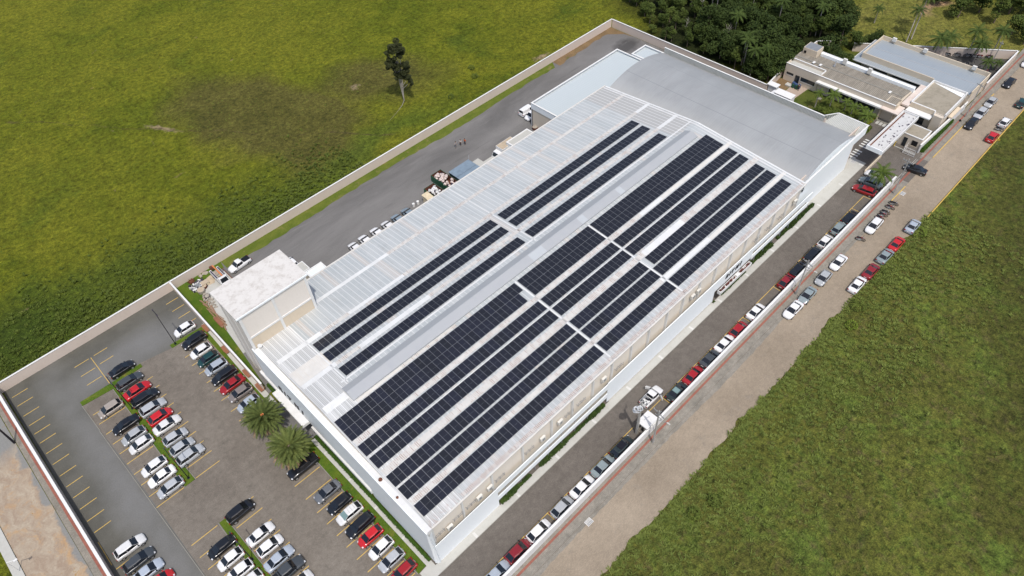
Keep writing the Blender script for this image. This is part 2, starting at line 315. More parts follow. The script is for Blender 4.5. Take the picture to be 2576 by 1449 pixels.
CAR = dict(white=(.78, .78, .78), silver=(.42, .44, .46), grey=(.14, .15, .165), black=(.010, .011, .014), red=(.33, .012, .016), brightred=(.52, .014, .018),
           green=(.010, .050, .050), beige=(.34, .30, .26), bluesilver=(.40, .45, .52), dkgrey=(.055, .062, .068), greygreen=(.24, .29, .30), bluegrey=(.24, .30, .35), dkgreen=(.022, .033, .034), brown=(.20, .175, .165), darkblue=(.018, .03, .05), darkred=(.24, .014, .020))
for k, c in CAR.items(): MT['car_'+k] = paint('car_paint_'+k, c)
MT['glass'] = paint('car_glass', (.010, .012, .016), .06)
MT['glasslt'] = paint('car_glass_pale', (.20, .30, .30), .1)
MT['tyre'] = plain('tyre_rubber', (.02, .02, .02), .85)
MT['rim'] = plain('wheel_rim', (.38, .39, .40), .3, .5, .5)
MT['lamp'] = plain('lamp_lens', (.65, .66, .68), .15)
MT['tail'] = plain('tail_lens', (.30, .01, .01), .2)
MT['orange'] = plain('orange_fabric', (.75, .13, .03), .7)
MT['skin'] = plain('skin', (.35, .2, .13), .6)
MT['hair'] = plain('hair', (.02, .015, .012), .8)
MT['gbin'] = plain('green_steel', (.018, .085, .045), .5, .4, 0, .25)
MT['rust'] = plain('rusty_steel', (.14, .055, .035), .8, .2, 0, .35, 4)
MT['tarp'] = plain('grey_blue_cover', (.19, .25, .31), .5, .3, 0, .15, 1)
MT['bagw'] = conc('white_sacks', (.66, .66, .65), (.4, .4, .42), 2.2, .8)
MT['bagp'] = conc('pink_sacks', (.62, .53, .49), (.42, .33, .32), 3.0, .9)
MT['bagd'] = plain('dark_sacks', (.05, .04, .06), .6)
MT['cream'] = plain('cream_paint', (.62, .53, .37), .6)
MT['tan'] = plain('tan_cover', (.44, .36, .26), .8)
MT['rubble'] = conc('rubble', (.38, .34, .28), (.4, .38, .35), 4, 1)
MT['plank'] = conc('timber', (.30, .19, .12), (.5, .45, .4), 4, .9)
MT['ladder'] = paint('orange_ladder', (.62, .20, .06))
MT['yel'] = plain('yellow_gloss', (.65, .45, .05), .5)
MT['cyan'] = plain('blue_paint', (.05, .09, .2), .5)
# ------------------------------------------------------------------ mesh helpers
class MB:
    def __init__(s): s.v = []; s.f = []; s.mi = []; s.sm = []
    def add(s, vs, fs, m=0, smooth=False):
        o = len(s.v); s.v += [tuple(x) for x in vs]
        for f in fs: s.f.append([i+o for i in f]); s.mi.append(m); s.sm.append(smooth)
        return s
    def box(s, x0, x1, y0, y1, z0, z1, m=0):
        return s.add([(x0, y0, z0), (x1, y0, z0), (x1, y1, z0), (x0, y1, z0), (x0, y0, z1), (x1, y0, z1), (x1, y1, z1), (x0, y1, z1)],
                     [(0, 3, 2, 1), (4, 5, 6, 7), (0, 1, 5, 4), (1, 2, 6, 5), (2, 3, 7, 6), (3, 0, 4, 7)], m)
    def obox(s, c, u, l, wd, z0, z1, m=0):           # box with its long axis along the unit vector u
        n = (-u[1], u[0]); P = []
        for z in (z0, z1):
            for a, b in ((-1, -1), (1, -1), (1, 1), (-1, 1)): P.append((c[0]+u[0]*a*l/2+n[0]*b*wd/2, c[1]+u[1]*a*l/2+n[1]*b*wd/2, z))
        return s.add(P, [(0, 3, 2, 1), (4, 5, 6, 7), (0, 1, 5, 4), (1, 2, 6, 5), (2, 3, 7, 6), (3, 0, 4, 7)], m)
    def seg(s, a, b, wd, z0, z1, m=0):
        d = Vector((b[0]-a[0], b[1]-a[1])); L = d.length; d /= L
        return s.obox(((a[0]+b[0])/2, (a[1]+b[1])/2), d, L, wd, z0, z1, m)
    def prism(s, pts, z0, z1, m=0):
        n = len(pts); A = sum(pts[i][0]*pts[(i+1) % n][1]-pts[(i+1) % n][0]*pts[i][1] for i in range(n))
        if A < 0: pts = pts[::-1]
        return s.add([(x, y, z0) for x, y in pts]+[(x, y, z1) for x, y in pts],
                     [list(range(n))[::-1], list(range(n, 2*n))]+[(i, (i+1) % n, n+(i+1) % n, n+i) for i in range(n)], m)
    def sheet(s, pts, z, m=0):
        n = len(pts); A = sum(pts[i][0]*pts[(i+1) % n][1]-pts[(i+1) % n][0]*pts[i][1] for i in range(n))
        if A < 0: pts = pts[::-1]
        return s.add([(x, y, z) for x, y in pts], [list(range(n))], m)
    def cyl(s, a, b, r0, r1=None, n=10, m=0, cap=True, smooth=True):
        a = Vector(a); b = Vector(b); r1 = r0 if r1 is None else r1; d = (b-a).normalized()
        u = d.orthogonal().normalized(); v = d.cross(u); P = []
        for c, r in ((a, r0), (b, r1)):
            for i in range(n): t = 2*math.pi*i/n; P.append(c+u*math.cos(t)*r+v*math.sin(t)*r)
        s.add(P, [(i, (i+1) % n, n+(i+1) % n, n+i) for i in range(n)], m, smooth)
        if cap: s.add(P[:n], [list(range(n))[::-1]], m); s.add(P[n:], [list(range(n))], m)
        return s
    def tube(s, pts, rs, n=8, m=0):
        for i in range(len(pts)-1): s.cyl(pts[i], pts[i+1], rs[i], rs[i+1], n, m, i in (0, len(pts)-2))
        return s
    def ball(s, c, r, m=0, n=8, k=5, sz=1.0, jit=0):
        P = [];
        for j in range(1, k):
            ph = math.pi*j/k
            for i in range(n):
                t = 2*math.pi*i/n; q = r*(1+rnd.uniform(-jit, jit)); P.append((c[0]+q*math.sin(ph)*math.cos(t), c[1]+q*math.sin(ph)*math.sin(t), c[2]+q*sz*math.cos(ph)))
        P += [(c[0], c[1], c[2]+r*sz), (c[0], c[1], c[2]-r*sz)]; F = []
        for j in range(k-2):
            for i in range(n): F.append((j*n+i, (j+1)*n+i, (j+1)*n+(i+1) % n, j*n+(i+1) % n))
        for i in range(n): F.append((len(P)-2, i, (i+1) % n)); F.append((len(P)-1, (k-2)*n+(i+1) % n, (k-2)*n+i))
        return s.add(P, F, m, True)
    def mesh(s, name, mats):
        me = bpy.data.meshes.new(name); me.from_pydata(s.v, [], s.f)
        for m in (mats if isinstance(mats, (list, tuple)) else [mats]): me.materials.append(MT[m] if isinstance(m, str) else m)
        me.polygons.foreach_set('material_index', s.mi); me.polygons.foreach_set('use_smooth', s.sm); me.update(); return me
    def build(s, name, mats, parent=None, **k):
        o = bpy.data.objects.new(name, s.mesh(name, mats)); col.objects.link(o)
        if parent: o.parent = parent
        tag(o, **k); return o
def tag(o, label=None, cat=None, group=None, kind=None):
    for a, v in (('label', label), ('category', cat), ('group', group), ('kind', kind)):
        if v: o[a] = v
    return o
def thing(name, label, cat, loc=(0, 0, 0), rz=0, group=None):
    o = bpy.data.objects.new(name, None); col.objects.link(o); o.location = loc; o.rotation_euler = (0, 0, rz); o.empty_display_size = .3
    return tag(o, label, cat, group)
def struct(name, mb, mats): return mb.build(name, mats, kind='structure')
def obj(name, me, parent, **k):
    o = bpy.data.objects.new(name, me); col.objects.link(o); o.parent = parent; tag(o, **k); return o
def dup(root, loc, rz=0.0, label=None, group=None, scale=None):
    r = root.copy(); col.objects.link(r); r.location = loc; r.rotation_euler = (0, 0, rz)
    if label: r['label'] = label
    if group: r['group'] = group
    if scale: r.scale = scale if isinstance(scale, tuple) else (scale,)*3
    for ch in list(root.children):
        c = ch.copy(); col.objects.link(c); c.parent = r
        for g in ch.children:
            d = g.copy(); col.objects.link(d); d.parent = c
    return r
ORD = ['', 'first', 'second', 'third', 'fourth', 'fifth', 'sixth', 'seventh', 'eighth', 'ninth', 'tenth', 'eleventh', 'twelfth', 'thirteenth', 'fourteenth', 'fifteenth', 'sixteenth', 'seventeenth', 'eighteenth', 'nineteenth', 'twentieth']
def ordn(n):
    if n <= 20: return ORD[n]
    t = {2: 'twenty', 3: 'thirty', 4: 'forty'}[n//10]
    return (t+'-'+ORD[n % 10]) if n % 10 else {2: 'twentieth', 3: 'thirtieth', 4: 'fortieth'}[n//10]

# ------------------------------------------------------------------ ground, roads, pavements
g = MB(); N = 60                                  # one sheet to the horizon, finely divided near the site for gentle swells
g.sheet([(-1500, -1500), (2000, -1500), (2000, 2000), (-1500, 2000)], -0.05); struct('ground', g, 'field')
struct('street', MB().sheet([(-80, 19.4), (260, 19.0), (260, 26.3), (-80, 26.3)], 0.0), 'street')
# left side road and its pavement
struct('side_road', MB().sheet([(-26.9, 40), (-20.05, 40), (-20.3, 135), (-27.2, 135)], 0.0), 'dirt')
struct('sidewalk', MB().box(-80, 133.2, 26.3, 28.3, -.04, .12).box(145.2, 260, 26.3, 28.62, -.04, .12).add([(133.2, 26.3, .12), (133.2, 28.3, .12), (134.6, 28.3, .012), (134.6, 26.3, .012)], [(0, 3, 2, 1)])
       .add([(143.8, 26.3, .012), (143.8, 28.3, .012), (145.2, 28.3, .12), (145.2, 26.3, .12)], [(0, 3, 2, 1)]), 'sidewalk')
struct('side_pavement', MB().prism([(-20.05, 40), (-18.0, 40), (-18.55, 115), (-20.1, 115)], -.04, .11), 'sidewalk')
struct('tactile_strip', MB().box(-80, 260, 27.45, 27.8, .05, .126), 'guide')
struct('tactile_strip_side', MB().prism([(-18.9, 40), (-18.5, 40), (-19.15, 115), (-19.5, 115)], .05, .117), 'guide')
kb = MB().box(126.9, 133.0, 26.15, 26.30, -.04, .135).box(145.6, 177, 26.15, 26.3, -.04, .135); kb.seg((127, 18.95), (260, 18.9), .18, -.04, .12)
struct('painted_kerb', kb, 'yellow')
struct('kerb', MB().box(-80, 126.9, 26.2, 26.299, -.04, .118).box(177, 260, 26.2, 26.299, -.04, .118), 'sidewalk')
# inside the wall: asphalt aisles, pavers, drive, back yard
struct('parking_asphalt', MB().sheet([(-18.1, 40), (-8.6, 40), (-9.0, 84), (-9.4, 93), (-9.5, 100), (1.2, 101.3), (6.9, 100.2), (13.8, 100.9), (13.8, 113.0), (-18.1, 113.0)], 0.0), 'lotasph')
struct('parking_pavers', MB().sheet([(-8.6, 28.4), (14.0, 28.4), (14.0, 101.0), (6.9, 100.2), (1.2, 101.3), (-9.5, 100), (-9.4, 93), (-9.0, 84), (-8.6, 40)], 0.004), 'lotpave')
struct('entrance_forecourt', MB().sheet([(12.4, 66.4), (15.6, 66.4), (15.6, 75.8), (12.4, 75.8)], .02), 'yard')
struct('driveway', MB().sheet([(14.0, 28.4), (133.2, 28.4), (133.2, 26.3), (145.2, 26.3), (145.2, 28.4), (151, 28.4), (151, 41.5), (133, 41.5), (133, 39.0), (14, 39.0)], 0.0), 'drive')
struct('back_yard', MB().sheet([(14.0, 79), (133, 79), (133, 41.5), (143.2, 41.5), (143.2, 113.1), (14.0, 113.1)], 0.004), 'yard')
rnd.seed(3)
pts = [(24.0, 113.1)]; x = 24.0
while x < 120: pts.append((x, 110.6+rnd.uniform(-.25, .25)+.3*math.sin(x*.13))); x += 1.5
pts += [(120, 113.1)]
struct('verge', MB().sheet(pts, .018), 'verge')
pts = [(120, 113.1)]; x = 120.0
while x < 141: pts.append((x, 110.6+rnd.uniform(-.3, .3)+.05*(x-120))); x += 1.5
pts += [(142.6, 108), (143.1, 105), (143.1, 113.1)]
struct('bare_verge', MB().sheet(pts, .018), 'soil')
struct('junk_corner_lawn', MB().sheet([(14.2, 80), (16.2, 98), (17.2, 108), (18.5, 111), (23.6, 111), (24, 113.1), (14.2, 113.1)], .02), 'lawn')
struct('junk_corner_slab', MB().sheet([(15.3, 89.6), (23.2, 89.6), (23.2, 110.2), (18.6, 110.6), (16.6, 104.5)], .024), 'path')
struct('moto_yard', MB().sheet([(176.5, 28.6), (194.6, 28.6), (179, 51.5), (176.5, 51.5)], .004), 'motoasph')
struct('garden', MB().sheet([(143.4, 42.0), (151.2, 42.0), (151.2, 65.6), (143.4, 65.4)], .01), 'garden')
struct('garden_court', MB().sheet([(151.2, 54), (176, 54), (168.5, 66.4), (151.2, 66.4)], .006), 'garden')
struct('service_paving', MB().sheet([(144.6, 59.2), (151.2, 58.8), (151.2, 62.6), (145.4, 62.2)], .02), 'dirt2')
struct('bare_corner', MB().sheet([(146.5, 62.5), (151.2, 62.7), (151.2, 66.4), (147.4, 65.9)], .019), 'soil')
pth = MB().box(14.9, 134.6, 35.55, 36.72, -.04, .10)
pth.prism([(12.6, 35.55), (14.9, 35.55), (14.9, 37.6), (14.5, 59), (14.5, 66.2), (13.85, 66.2), (13.9, 59), (13.95, 37.7), (12.6, 37.6)], -.04, .10)
pth.prism([(12.95, 76.0), (13.9, 76.0), (13.85, 101.0), (13.35, 101.0), (12.95, 82)], -.04, .10)
pth.box(14.9, 27.3, 36.72, 36.9, -.04, .10).box(52, 81, 36.72, 36.9, -.04, .10).box(115, 134.6, 36.72, 38.9, -.04, .10)
struct('concrete_path', pth, 'path')
pj = MB()
for k in range(14): pj.box(21.5+k*8.6, 21.9+k*8.6, 35.56, 36.5, .1, .105)
for k in range(4): pj.prism([(13.95, 43+k*6.5), (14.8, 43+k*6.5), (14.8, 43.35+k*6.5), (13.95, 43.35+k*6.5)], .1, .105)
struct('path_joints', pj, 'joint')
lw = MB().prism([(12.45, 37.7), (13.93, 37.8), (13.88, 59), (13.83, 66.2), (12.45, 66.2)], -.04, .08)
lw.prism([(12.6, 76.0), (12.95, 76.0), (12.95, 82), (13.35, 100.6), (7.0, 101.0), (7.0, 100.1), (12.4, 99.9)], -.04, .09)
lw.prism([(-9.5, 101.0), (-9.5, 100.0), (-4.3, 99.5), (-4.3, 73.7), (-2.6, 73.7), (-3.5, 100.0), (1.4, 100.2), (1.4, 101.1), (-3.4, 100.9)], -.04, .09)
lw.prism([(-3.5, 64.6), (-2.5, 64.6), (-2.0, 40), (-3.7, 40)], -.04, .09)
struct('lawn', lw, 'lawn')
kk = MB()
for a, b in (((-4.38, 99.4), (-4.38, 73.6)), ((-2.5, 73.6), (-3.4, 99.9)), ((12.38, 37.7), (12.38, 66.2)), ((12.38, 99.8), (12.5, 76.0)), ((-3.62, 64.6), (-3.78, 40)), ((-2.42, 64.6), (-1.9, 40)), ((-8.62, 40), (-9.5, 93)), ((14.9, 35.5), (134.6, 35.5)), ((-9.55, 99.95), (-9.4, 93))):
    kk.seg(a, b, .1, -.04, .104)
struct('kerb_edging', kk, 'kerb')
struct('side_wall_footing', MB().prism([(-28.3, 40), (-27.0, 40), (-27.2, 135), (-28.5, 135)], -.04, .16), 'path')
# painted lines
ln = MB()
def hl(x0, x1, y): ln.box(x0, x1, y-.055, y+.055, .004, .012)
for y in (110.7, 108.2, 105.4, 102.8, 100.5, 98.1, 95.4, 92.65, 89.8, 87.2, 84.6, 82.0, 79.3, 76.8, 69.2, 66.5, 64.0, 61.5): hl(-17.4, -14.8, y)
ln.box(-17.65, -17.55, 70.2, 75.0, .004, .012)
for y in (110.6, 108.1, 105.7, 103.35): hl(11.1, 13.5, y)
for y in (109.0, 106.4): hl(-3.7, -1.2, y)
for y in (109.0, 106.2, 103.6): hl(-7.2, -4.6, y)
ln.box(-4.3, -4.2, 101.1, 109.0, .004, .012)
for y in (96.9, 94.35, 91.75, 89.2, 86.6, 84.05, 81.4, 78.9, 76.35, 73.8): hl(-2.5, 1.7, y)
for y in (96.9, 94.4, 91.7, 89.1, 86.6, 84.0, 81.45, 78.9, 76.2, 73.7): hl(-9.0, -4.5, y)
for y in (96.45, 93.9, 91.35, 88.7, 86.2, 83.6, 80.5, 77.9, 61.4, 58.4, 55.4, 52.9, 50.4, 48.0, 45.5, 43.0, 40.6, 38.15): hl(7.6, 12.2, y)
for y in (64.5, 62.0, 59.6, 57.1, 54.6, 52.1, 49.6): hl(-8.1, -3.9, y)
for y in (64.6, 62.05, 59.55, 57.2, 54.6, 52.15, 49.7, 47.2): hl(-2.1, 2.3, y)
ln.box(16, 51, 30.85, 30.95, .004, .012).box(54.2, 124.9, 30.87, 30.97, .004, .012)
for xx in (22.3, 26.3, 31.3, 35.3, 39.8, 44.6, 49.0, 58.5, 63, 67.8, 72, 76.2, 81.5, 86.1, 91.3, 95.6, 100.3, 105.2, 110, 114.6, 119.9, 124.8): ln.box(xx-.05, xx+.05, 28.9, 30.85, .004, .012)
struct('parking_lines', ln, 'yellow')
cw = MB()
for i in range(9):
    if i == 4: continue
    cw.box(134.6+i*.93, 135.0+i*.93, 38.0, 39.6, .004, .013)
struct('crossing_stripes', cw, 'whiteline')
# walls round the plot
def wall(name, pts, h, t, label, mat='pinkish', cop=.0, seams=True):
    o = thing(name, label, 'wall', (pts[0][0], pts[0][1], 0)); bx, by = pts[0]
    a = MB(); c = MB(); off = lambda p: (p[0]-bx, p[1]-by)
    for p, q in zip(pts[:-1], pts[1:]):
        p, q = off(p), off(q); d = Vector((q[0]-p[0], q[1]-p[1])).normalized()
        a.seg(p, q, t, -.1, h); p2 = (p[0]-d.x*(t/2+.04), p[1]-d.y*(t/2+.04)); q2 = (q[0]+d.x*(t/2+.04), q[1]+d.y*(t/2+.04))
        c.seg(p2, q2, t+.12+cop, h, h+.09)
    a.build('wall_body', mat, o); c.build('coping', 'coping', o); return o
wall('perimeter_wall', [(-18.3, 113.1), (143.3, 113.1)], 2.15, .18, 'long pink-beige perimeter wall with white coping between the back yard and the meadow')
wall('perimeter_wall', [(143.42, 112.8), (143.42, 65.5), (154.3, 66.7), (168.3, 66.7), (170.5, 64.2)], 2.15, .18, 'pink-beige perimeter wall between the vaulted hall and the dark wood')
wall('perimeter_wall', [(173.3, 59.4), (195.0, 28.5), (176.6, 28.5)], 2.15, .18, 'slanting perimeter wall with white coping round the motorcycle yard')
wall('perimeter_wall', [(-18.45, 113.3), (-17.9, 40)], 2.2, .2, 'white-topped parking lot wall casting a dark shadow beside the side road', cop=.1)
wall('perimeter_wall', [(13.95, 112.9), (13.75, 80.0)], 2.15, .2, 'low inner wall between the parking lot and the strip behind the tower')
wall('perimeter_wall', [(-18.2, 28.36), (131.8, 28.36)], 2.15, .2, 'long cream street wall with red tactile strip at its foot', 'white', .05)
wall('perimeter_wall', [(145.0, 29.3), (161.5, 28.75), (166.4, 28.65)], 2.15, .2, 'pale wall behind the clipped street hedge beside the gatehouse', 'white')
# ------------------------------------------------------------------ factory hall
def rz(y): return 12.0-abs(y-61.7)*(1.9/24.4)
H = thing('factory_hall', 'long white factory hall whose gabled metal roof carries the black solar panels', 'building', (15.6, 37.4, 0))
def part(name, mb, mats, parent, **k):
    wl = Vector((0, 0, 0)); q = parent
    while q: wl += q.location; q = q.parent
    mb.v = [(a-wl.x, b-wl.y, c-wl.z) for a, b, c in mb.v]; return mb.build(name, mats, parent, **k)
X0, X1 = 16.0, 108.4
rf = MB()
for (y0, y1) in ((37.3, 61.7), (61.7, 86.15)):
    za, zb = rz(y0), rz(y1)
    rf.add([(X0, y0, za), (X1, y0, za), (X1, y1, zb), (X0, y1, zb), (X0, y0, za-.18), (X1, y0, za-.18), (X1, y1, zb-.18), (X0, y1, zb-.18)], [(0, 1, 2, 3), (7, 6, 5, 4), (0, 4, 5, 1), (1, 5, 6, 2), (2, 6, 7, 3), (3, 7, 4, 0)])
part('roof', rf, 'mainroof', H)
wl = MB().box(16.02, 108.38, 37.9, 38.1, 0, 9.9).box(16.02, 108.38, 85.55, 85.75, 0, 9.85)
for xa, xb in ((16.02, 16.2), (108.2, 108.38)):
    wl.add([(xa, 38.1, 0), (xb, 38.1, 0), (xb, 85.55, 0), (xa, 85.55, 0), (xa, 38.1, 9.9), (xb, 38.1, 9.9), (xb, 85.55, 9.9), (xa, 85.55, 9.9), (xa, 61.7, 11.75), (xb, 61.7, 11.75)],
           [(0, 4, 8, 7, 3), (1, 2, 6, 9, 5), (4, 5, 9, 8), (8, 9, 6, 7)])
part('wall', wl, 'hallwall', H)
for i, xx in enumerate((16.3, 21.6, 27.2, 33.3, 39.4, 44.0, 48.7, 53.2, 57.9, 62.4, 67.1, 71.5, 76.2, 80.8, 85.4, 90, 94.6, 99.2, 103.8, 107.9)):
    part('pilaster', MB().box(xx-.13, xx+.13, 37.5, 37.895, 0, 9.75).box(xx-.2, xx+.2, 37.28, 37.6, 9.752, 10.03), 'white', H)
part('gutter', MB().box(16.0, 108.5, 37.08, 37.295, 9.82, 10.02), 'lapc', H)
part('gutter', MB().box(16.0, 108.5, 86.155, 86.4, 9.85, 10.2), 'lapc', H)
def lapstrip(x0, x1, yc, wd=.8, mat='lap', dz=.02):
    y0, y1 = yc-wd/2, yc+wd/2; z0, z1 = rz(y0)+dz, rz(y1)+dz
    part('roof_lap', MB().add([(x0, y0, z0), (x1, y0, z0), (x1, y1, z1), (x0, y1, z1), (x0, y0, z0-.015), (x1, y0, z0-.015), (x1, y1, z1-.015), (x0, y1, z1-.015)],
                              [(0, 1, 2, 3), (0, 4, 5, 1), (2, 6, 7, 3), (1, 5, 6, 2), (3, 7, 4, 0)]), mat, H)
lapstrip(16.2, 43.0, 80.6, .75, 'lapw'); lapstrip(43, 108.2, 80.6, .75)
lapstrip(16.4, 24.5, 74.1, .9, 'lapw'); lapstrip(24.5, 30, 74.1, .75); lapstrip(30, 41.5, 74.1, .7, 'lapw'); lapstrip(41.5, 104, 74.1, .75); lapstrip(104, 108.2, 74.1, .8, 'lapw')
lapstrip(16.4, 22.5, 66.95, .9, 'lapw'); lapstrip(22.5, 27, 66.9, .7); lapstrip(27, 41.2, 66.8, .85, 'lapw'); lapstrip(41.2, 102, 66.9, .75); lapstrip(102, 108.2, 66.9, .8, 'lapw')
lapstrip(16.3, 22.2, 69.1, 3.3, 'lapc', .012)
lapstrip(20.6, 29, 58.95, .5, 'lapc'); lapstrip(16.3, 20.2, 60.9, 1.3, 'lapw'); lapstrip(29, 40, 58.95, .5, 'lap')
lapstrip(16.4, 80, 53.75, .75); lapstrip(80, 86, 53.75, .75, 'lapw'); lapstrip(86, 108.2, 53.75, .75, 'lapc')
lapstrip(16.4, 73, 47.55, 1.0); lapstrip(73, 84, 47.5, 1.2, 'lapw'); lapstrip(84, 108.2, 47.55, 1.0)
lapstrip(16.4, 70.5, 41.65, .7); lapstrip(70.5, 84, 41.75, .8, 'lapw'); lapstrip(84, 108.2, 41.65, .7, 'lapc')
lapstrip(21.9, 108.2, 37.7, .55, 'lape')
lapstrip(25, 107, 50.7, .12, 'lapw')
lapstrip(20.9, 108, 63.3, .3, 'lapw')
# roof walkways between the arrays, and seam flashing at the far gable
for y0, y1 in ((37.4, 58.6),):
    for xx in (52.95, 71.25):
        fl = MB().add([(xx-.16, y0, rz(y0)+.02), (xx+.16, y0, rz(y0)+.02), (xx+.16, y1, rz(y1)+.02), (xx-.16, y1, rz(y1)+.02)], [(0, 1, 2, 3)]); part('roof_walkway', fl, 'lapw', H)
for y0, y1 in ((62.6, 86),):
    for xx in (62.1, 21.75):
        fl = MB().add([(xx-.1, y0, rz(y0)+.02), (xx+.1, y0, rz(y0)+.02), (xx+.1, y1, rz(y1)+.02), (xx-.1, y1, rz(y1)+.02)], [(0, 1, 2, 3)]); part('roof_walkway', fl, 'lapw', H)
for y0, y1 in ((37.4, 61.7), (61.7, 86)):
    fl = MB().add([(107.5, y0, rz(y0)+.03), (107.75, y0, rz(y0)+.03), (107.75, y1, rz(y1)+.03), (107.5, y1, rz(y1)+.03)], [(0, 1, 2, 3)])
    part('roof_flashing', fl, 'lapw', H); fl = MB().add([(108.1, y0, rz(y0)+.09), (108.5, y0, rz(y0)+.09), (108.5, y1, rz(y1)+.09), (108.1, y1, rz(y1)+.09), (108.1, y0, rz(y0)), (108.5, y0, rz(y0)-.3), (108.5, y1, rz(y1)-.3), (108.1, y1, rz(y1))], [(0, 1, 2, 3), (0, 3, 7, 4), (1, 5, 6, 2)]); part('roof_flashing', fl, 'lapw', H)
# front parapet with its coping
pp = MB()
for (y0, y1) in ((36.9, 61.7), (61.7, 79.4)): pp.box(15.25, 16.0, y0, y1, 9.0, 10.62)
part('parapet', pp, 'white', H)
part('antenna_dish', MB().cyl((16.4, 79.2, 10.5), (16.33, 79.1, 11.2), .05).cyl((16.33, 79.15, 11.2), (16.2, 78.9, 11.3), .12, .38, 14), 'white', H)
for yy, zz in ((47.2, .30), (43.5, .2)): part('red_beacon', MB().ball((15.6, yy, 10.66), zz, 0, 10, 6), 'rust', H)
# ribbed cladding of the facade
cl = MB().box(15.05, 15.25, 51.0, 80.0, 3.3, 10.5).box(15.05, 15.25, 36.9, 51.0, .7, 10.5).box(15.25, 27.25, 36.78, 36.9, .05, 5.4)
cl.add([(15.05, 36.9, 10.5), (15.25, 36.62, 9.9), (15.6, 36.4, .6), (15.02, 36.9, .6), (15.9, 36.9, 10.0), (15.9, 36.9, .6)], [(0, 3, 2, 1), (1, 2, 5, 4)])
part('facade_cladding', cl, 'fasciay', H)
bm_ = MB().box(14.85, 15.25, 51.0, 66.6, 1.7, 2.5).box(14.85, 15.25, 75.4, 82.0, 1.7, 2.5).box(15.6, 16.0, 51, 80, 0, 3.3)
part('facade_sill', bm_, 'white', H)
part('facade_slot', MB().box(15.45, 15.58, 51.0, 80.0, 2.6, 3.25), 'beige', H)
# ridge vent
mv = MB(); prof = [(62.3, 11.99), (60.95, 12.56), (60.8, 12.57), (59.2, 12.16), (59.2, 12.06), (59.35, 11.75), (62.3, 11.75)]
n = len(prof); x0, x1 = 20.3, 104.6
mv.add([(x0, a, b) for a, b in prof]+[(x1, a, b) for a, b in prof], [(i, n+i, n+(i+1) % n, (i+1) % n) for i in range(n)]+[list(range(n))[::-1][::-1], list(range(n, 2*n))[::-1]])
RV = part('ridge_vent', mv, 'monitor', H)
for xa, xb in ((58.2, 61.4), (70.5, 72.0), (81, 82.3)):
    part('roof_light', MB().add([(xa, 60.75, 12.565), (xb, 60.75, 12.565), (xb, 59.25, 12.18), (xa, 59.25, 12.18)], [(0, 3, 2, 1)]), 'monlight', RV)
# bays on the back: dock roof, low store
def flatroofed(name, label, x0, x1, y0, y1, h, roofmat, wallmat='beige', par=.35, cat='building', ph=.12, roofname='roof'):
    o = thing(name, label, cat, ((x0+x1)/2, (y0+y1)/2, 0))
    part('wall', MB().box(x0, x1, y0, y1, 0, h-.05), wallmat, o)
    part(roofname, MB().sheet([(x0+par*.6, y0+par*.6), (x1-par*.6, y0+par*.6), (x1-par*.6, y1-par*.6), (x0+par*.6, y1-par*.6)], h+.003), roofmat, o)
    t = par*.6; part('parapet', MB().box(x0-.04, x1+.04, y0-.04, y0+t, h-.05, h+ph).box(x0-.04, x1+.04, y1-t, y1+.04, h-.05, h+ph).box(x0-.04, x0+t, y0+t, y1-t, h-.05, h+ph).box(x1-t, x1+.04, y0+t, y1-t, h-.05, h+ph), 'coping', o)
    return o
flatroofed('loading_dock', 'flat concrete-roofed loading bay with white parapet behind the box truck', 85.5, 92.0, 85.8, 94.6, 3.5, 'path', 'screen', .45)
flatroofed('storage_lean_to', 'low grey-roofed lean-to between the tower and the back eave', 32.6, 36.2, 85.8, 94.2, 3.9, 'fascia', 'beigeD', .4)
flatroofed('concrete_kiosk', 'tiny flat concrete shelter behind the white tower', 32.4, 34.2, 95.4, 98.0, 2.9, 'path', 'beige', .2)
part('dock_slab', MB().box(76.8, 85.4, 92.8, 96.0, 0, .9).box(77.6, 79.8, 96.0, 97.9, 0, .75), 'path', H)
# ------------------------------------------------------------------ tower
T = thing('water_tower_block', 'tall cream block with stained white flat roof at the hall front corner', 'building', (21.3, 83.4, 0))
part('wall', MB().box(15.3, 27.3, 79.6, 87.1, 0, 18.3), 'tower', T)
wb = MB().box(15.2, 27.4, 79.48, 79.597, 12.95, 13.3)
for xx in (15.45, 21.15, 27.15): wb.box(xx-.22, xx+.22, 79.48, 79.597, 10.4, 12.949).box(xx-.22, xx+.22, 79.48, 79.597, 13.301, 18.25)
for yy in (82.4, 85.2): wb.box(15.24, 15.297, yy-.04, yy+.04, 0, 18.2)
part('wall_bands', wb, 'coping', T)
part('roof', MB().box(14.9, 27.65, 79.45, 87.3, 18.3, 18.58), 'towerroof', T)
part('roof_gutter', MB().box(14.9, 27.65, 79.33, 79.447, 18.2, 18.5), 'screen', T)
# sand coloured lower panels
part('lower_panel', MB().box(15.68, 20.92, 79.56, 79.598, 10.3, 12.94), 'beigeD', T)
part('lower_panel', MB().box(21.38, 26.92, 79.56, 79.598, 10.3, 12.94), 'beigeD', T)
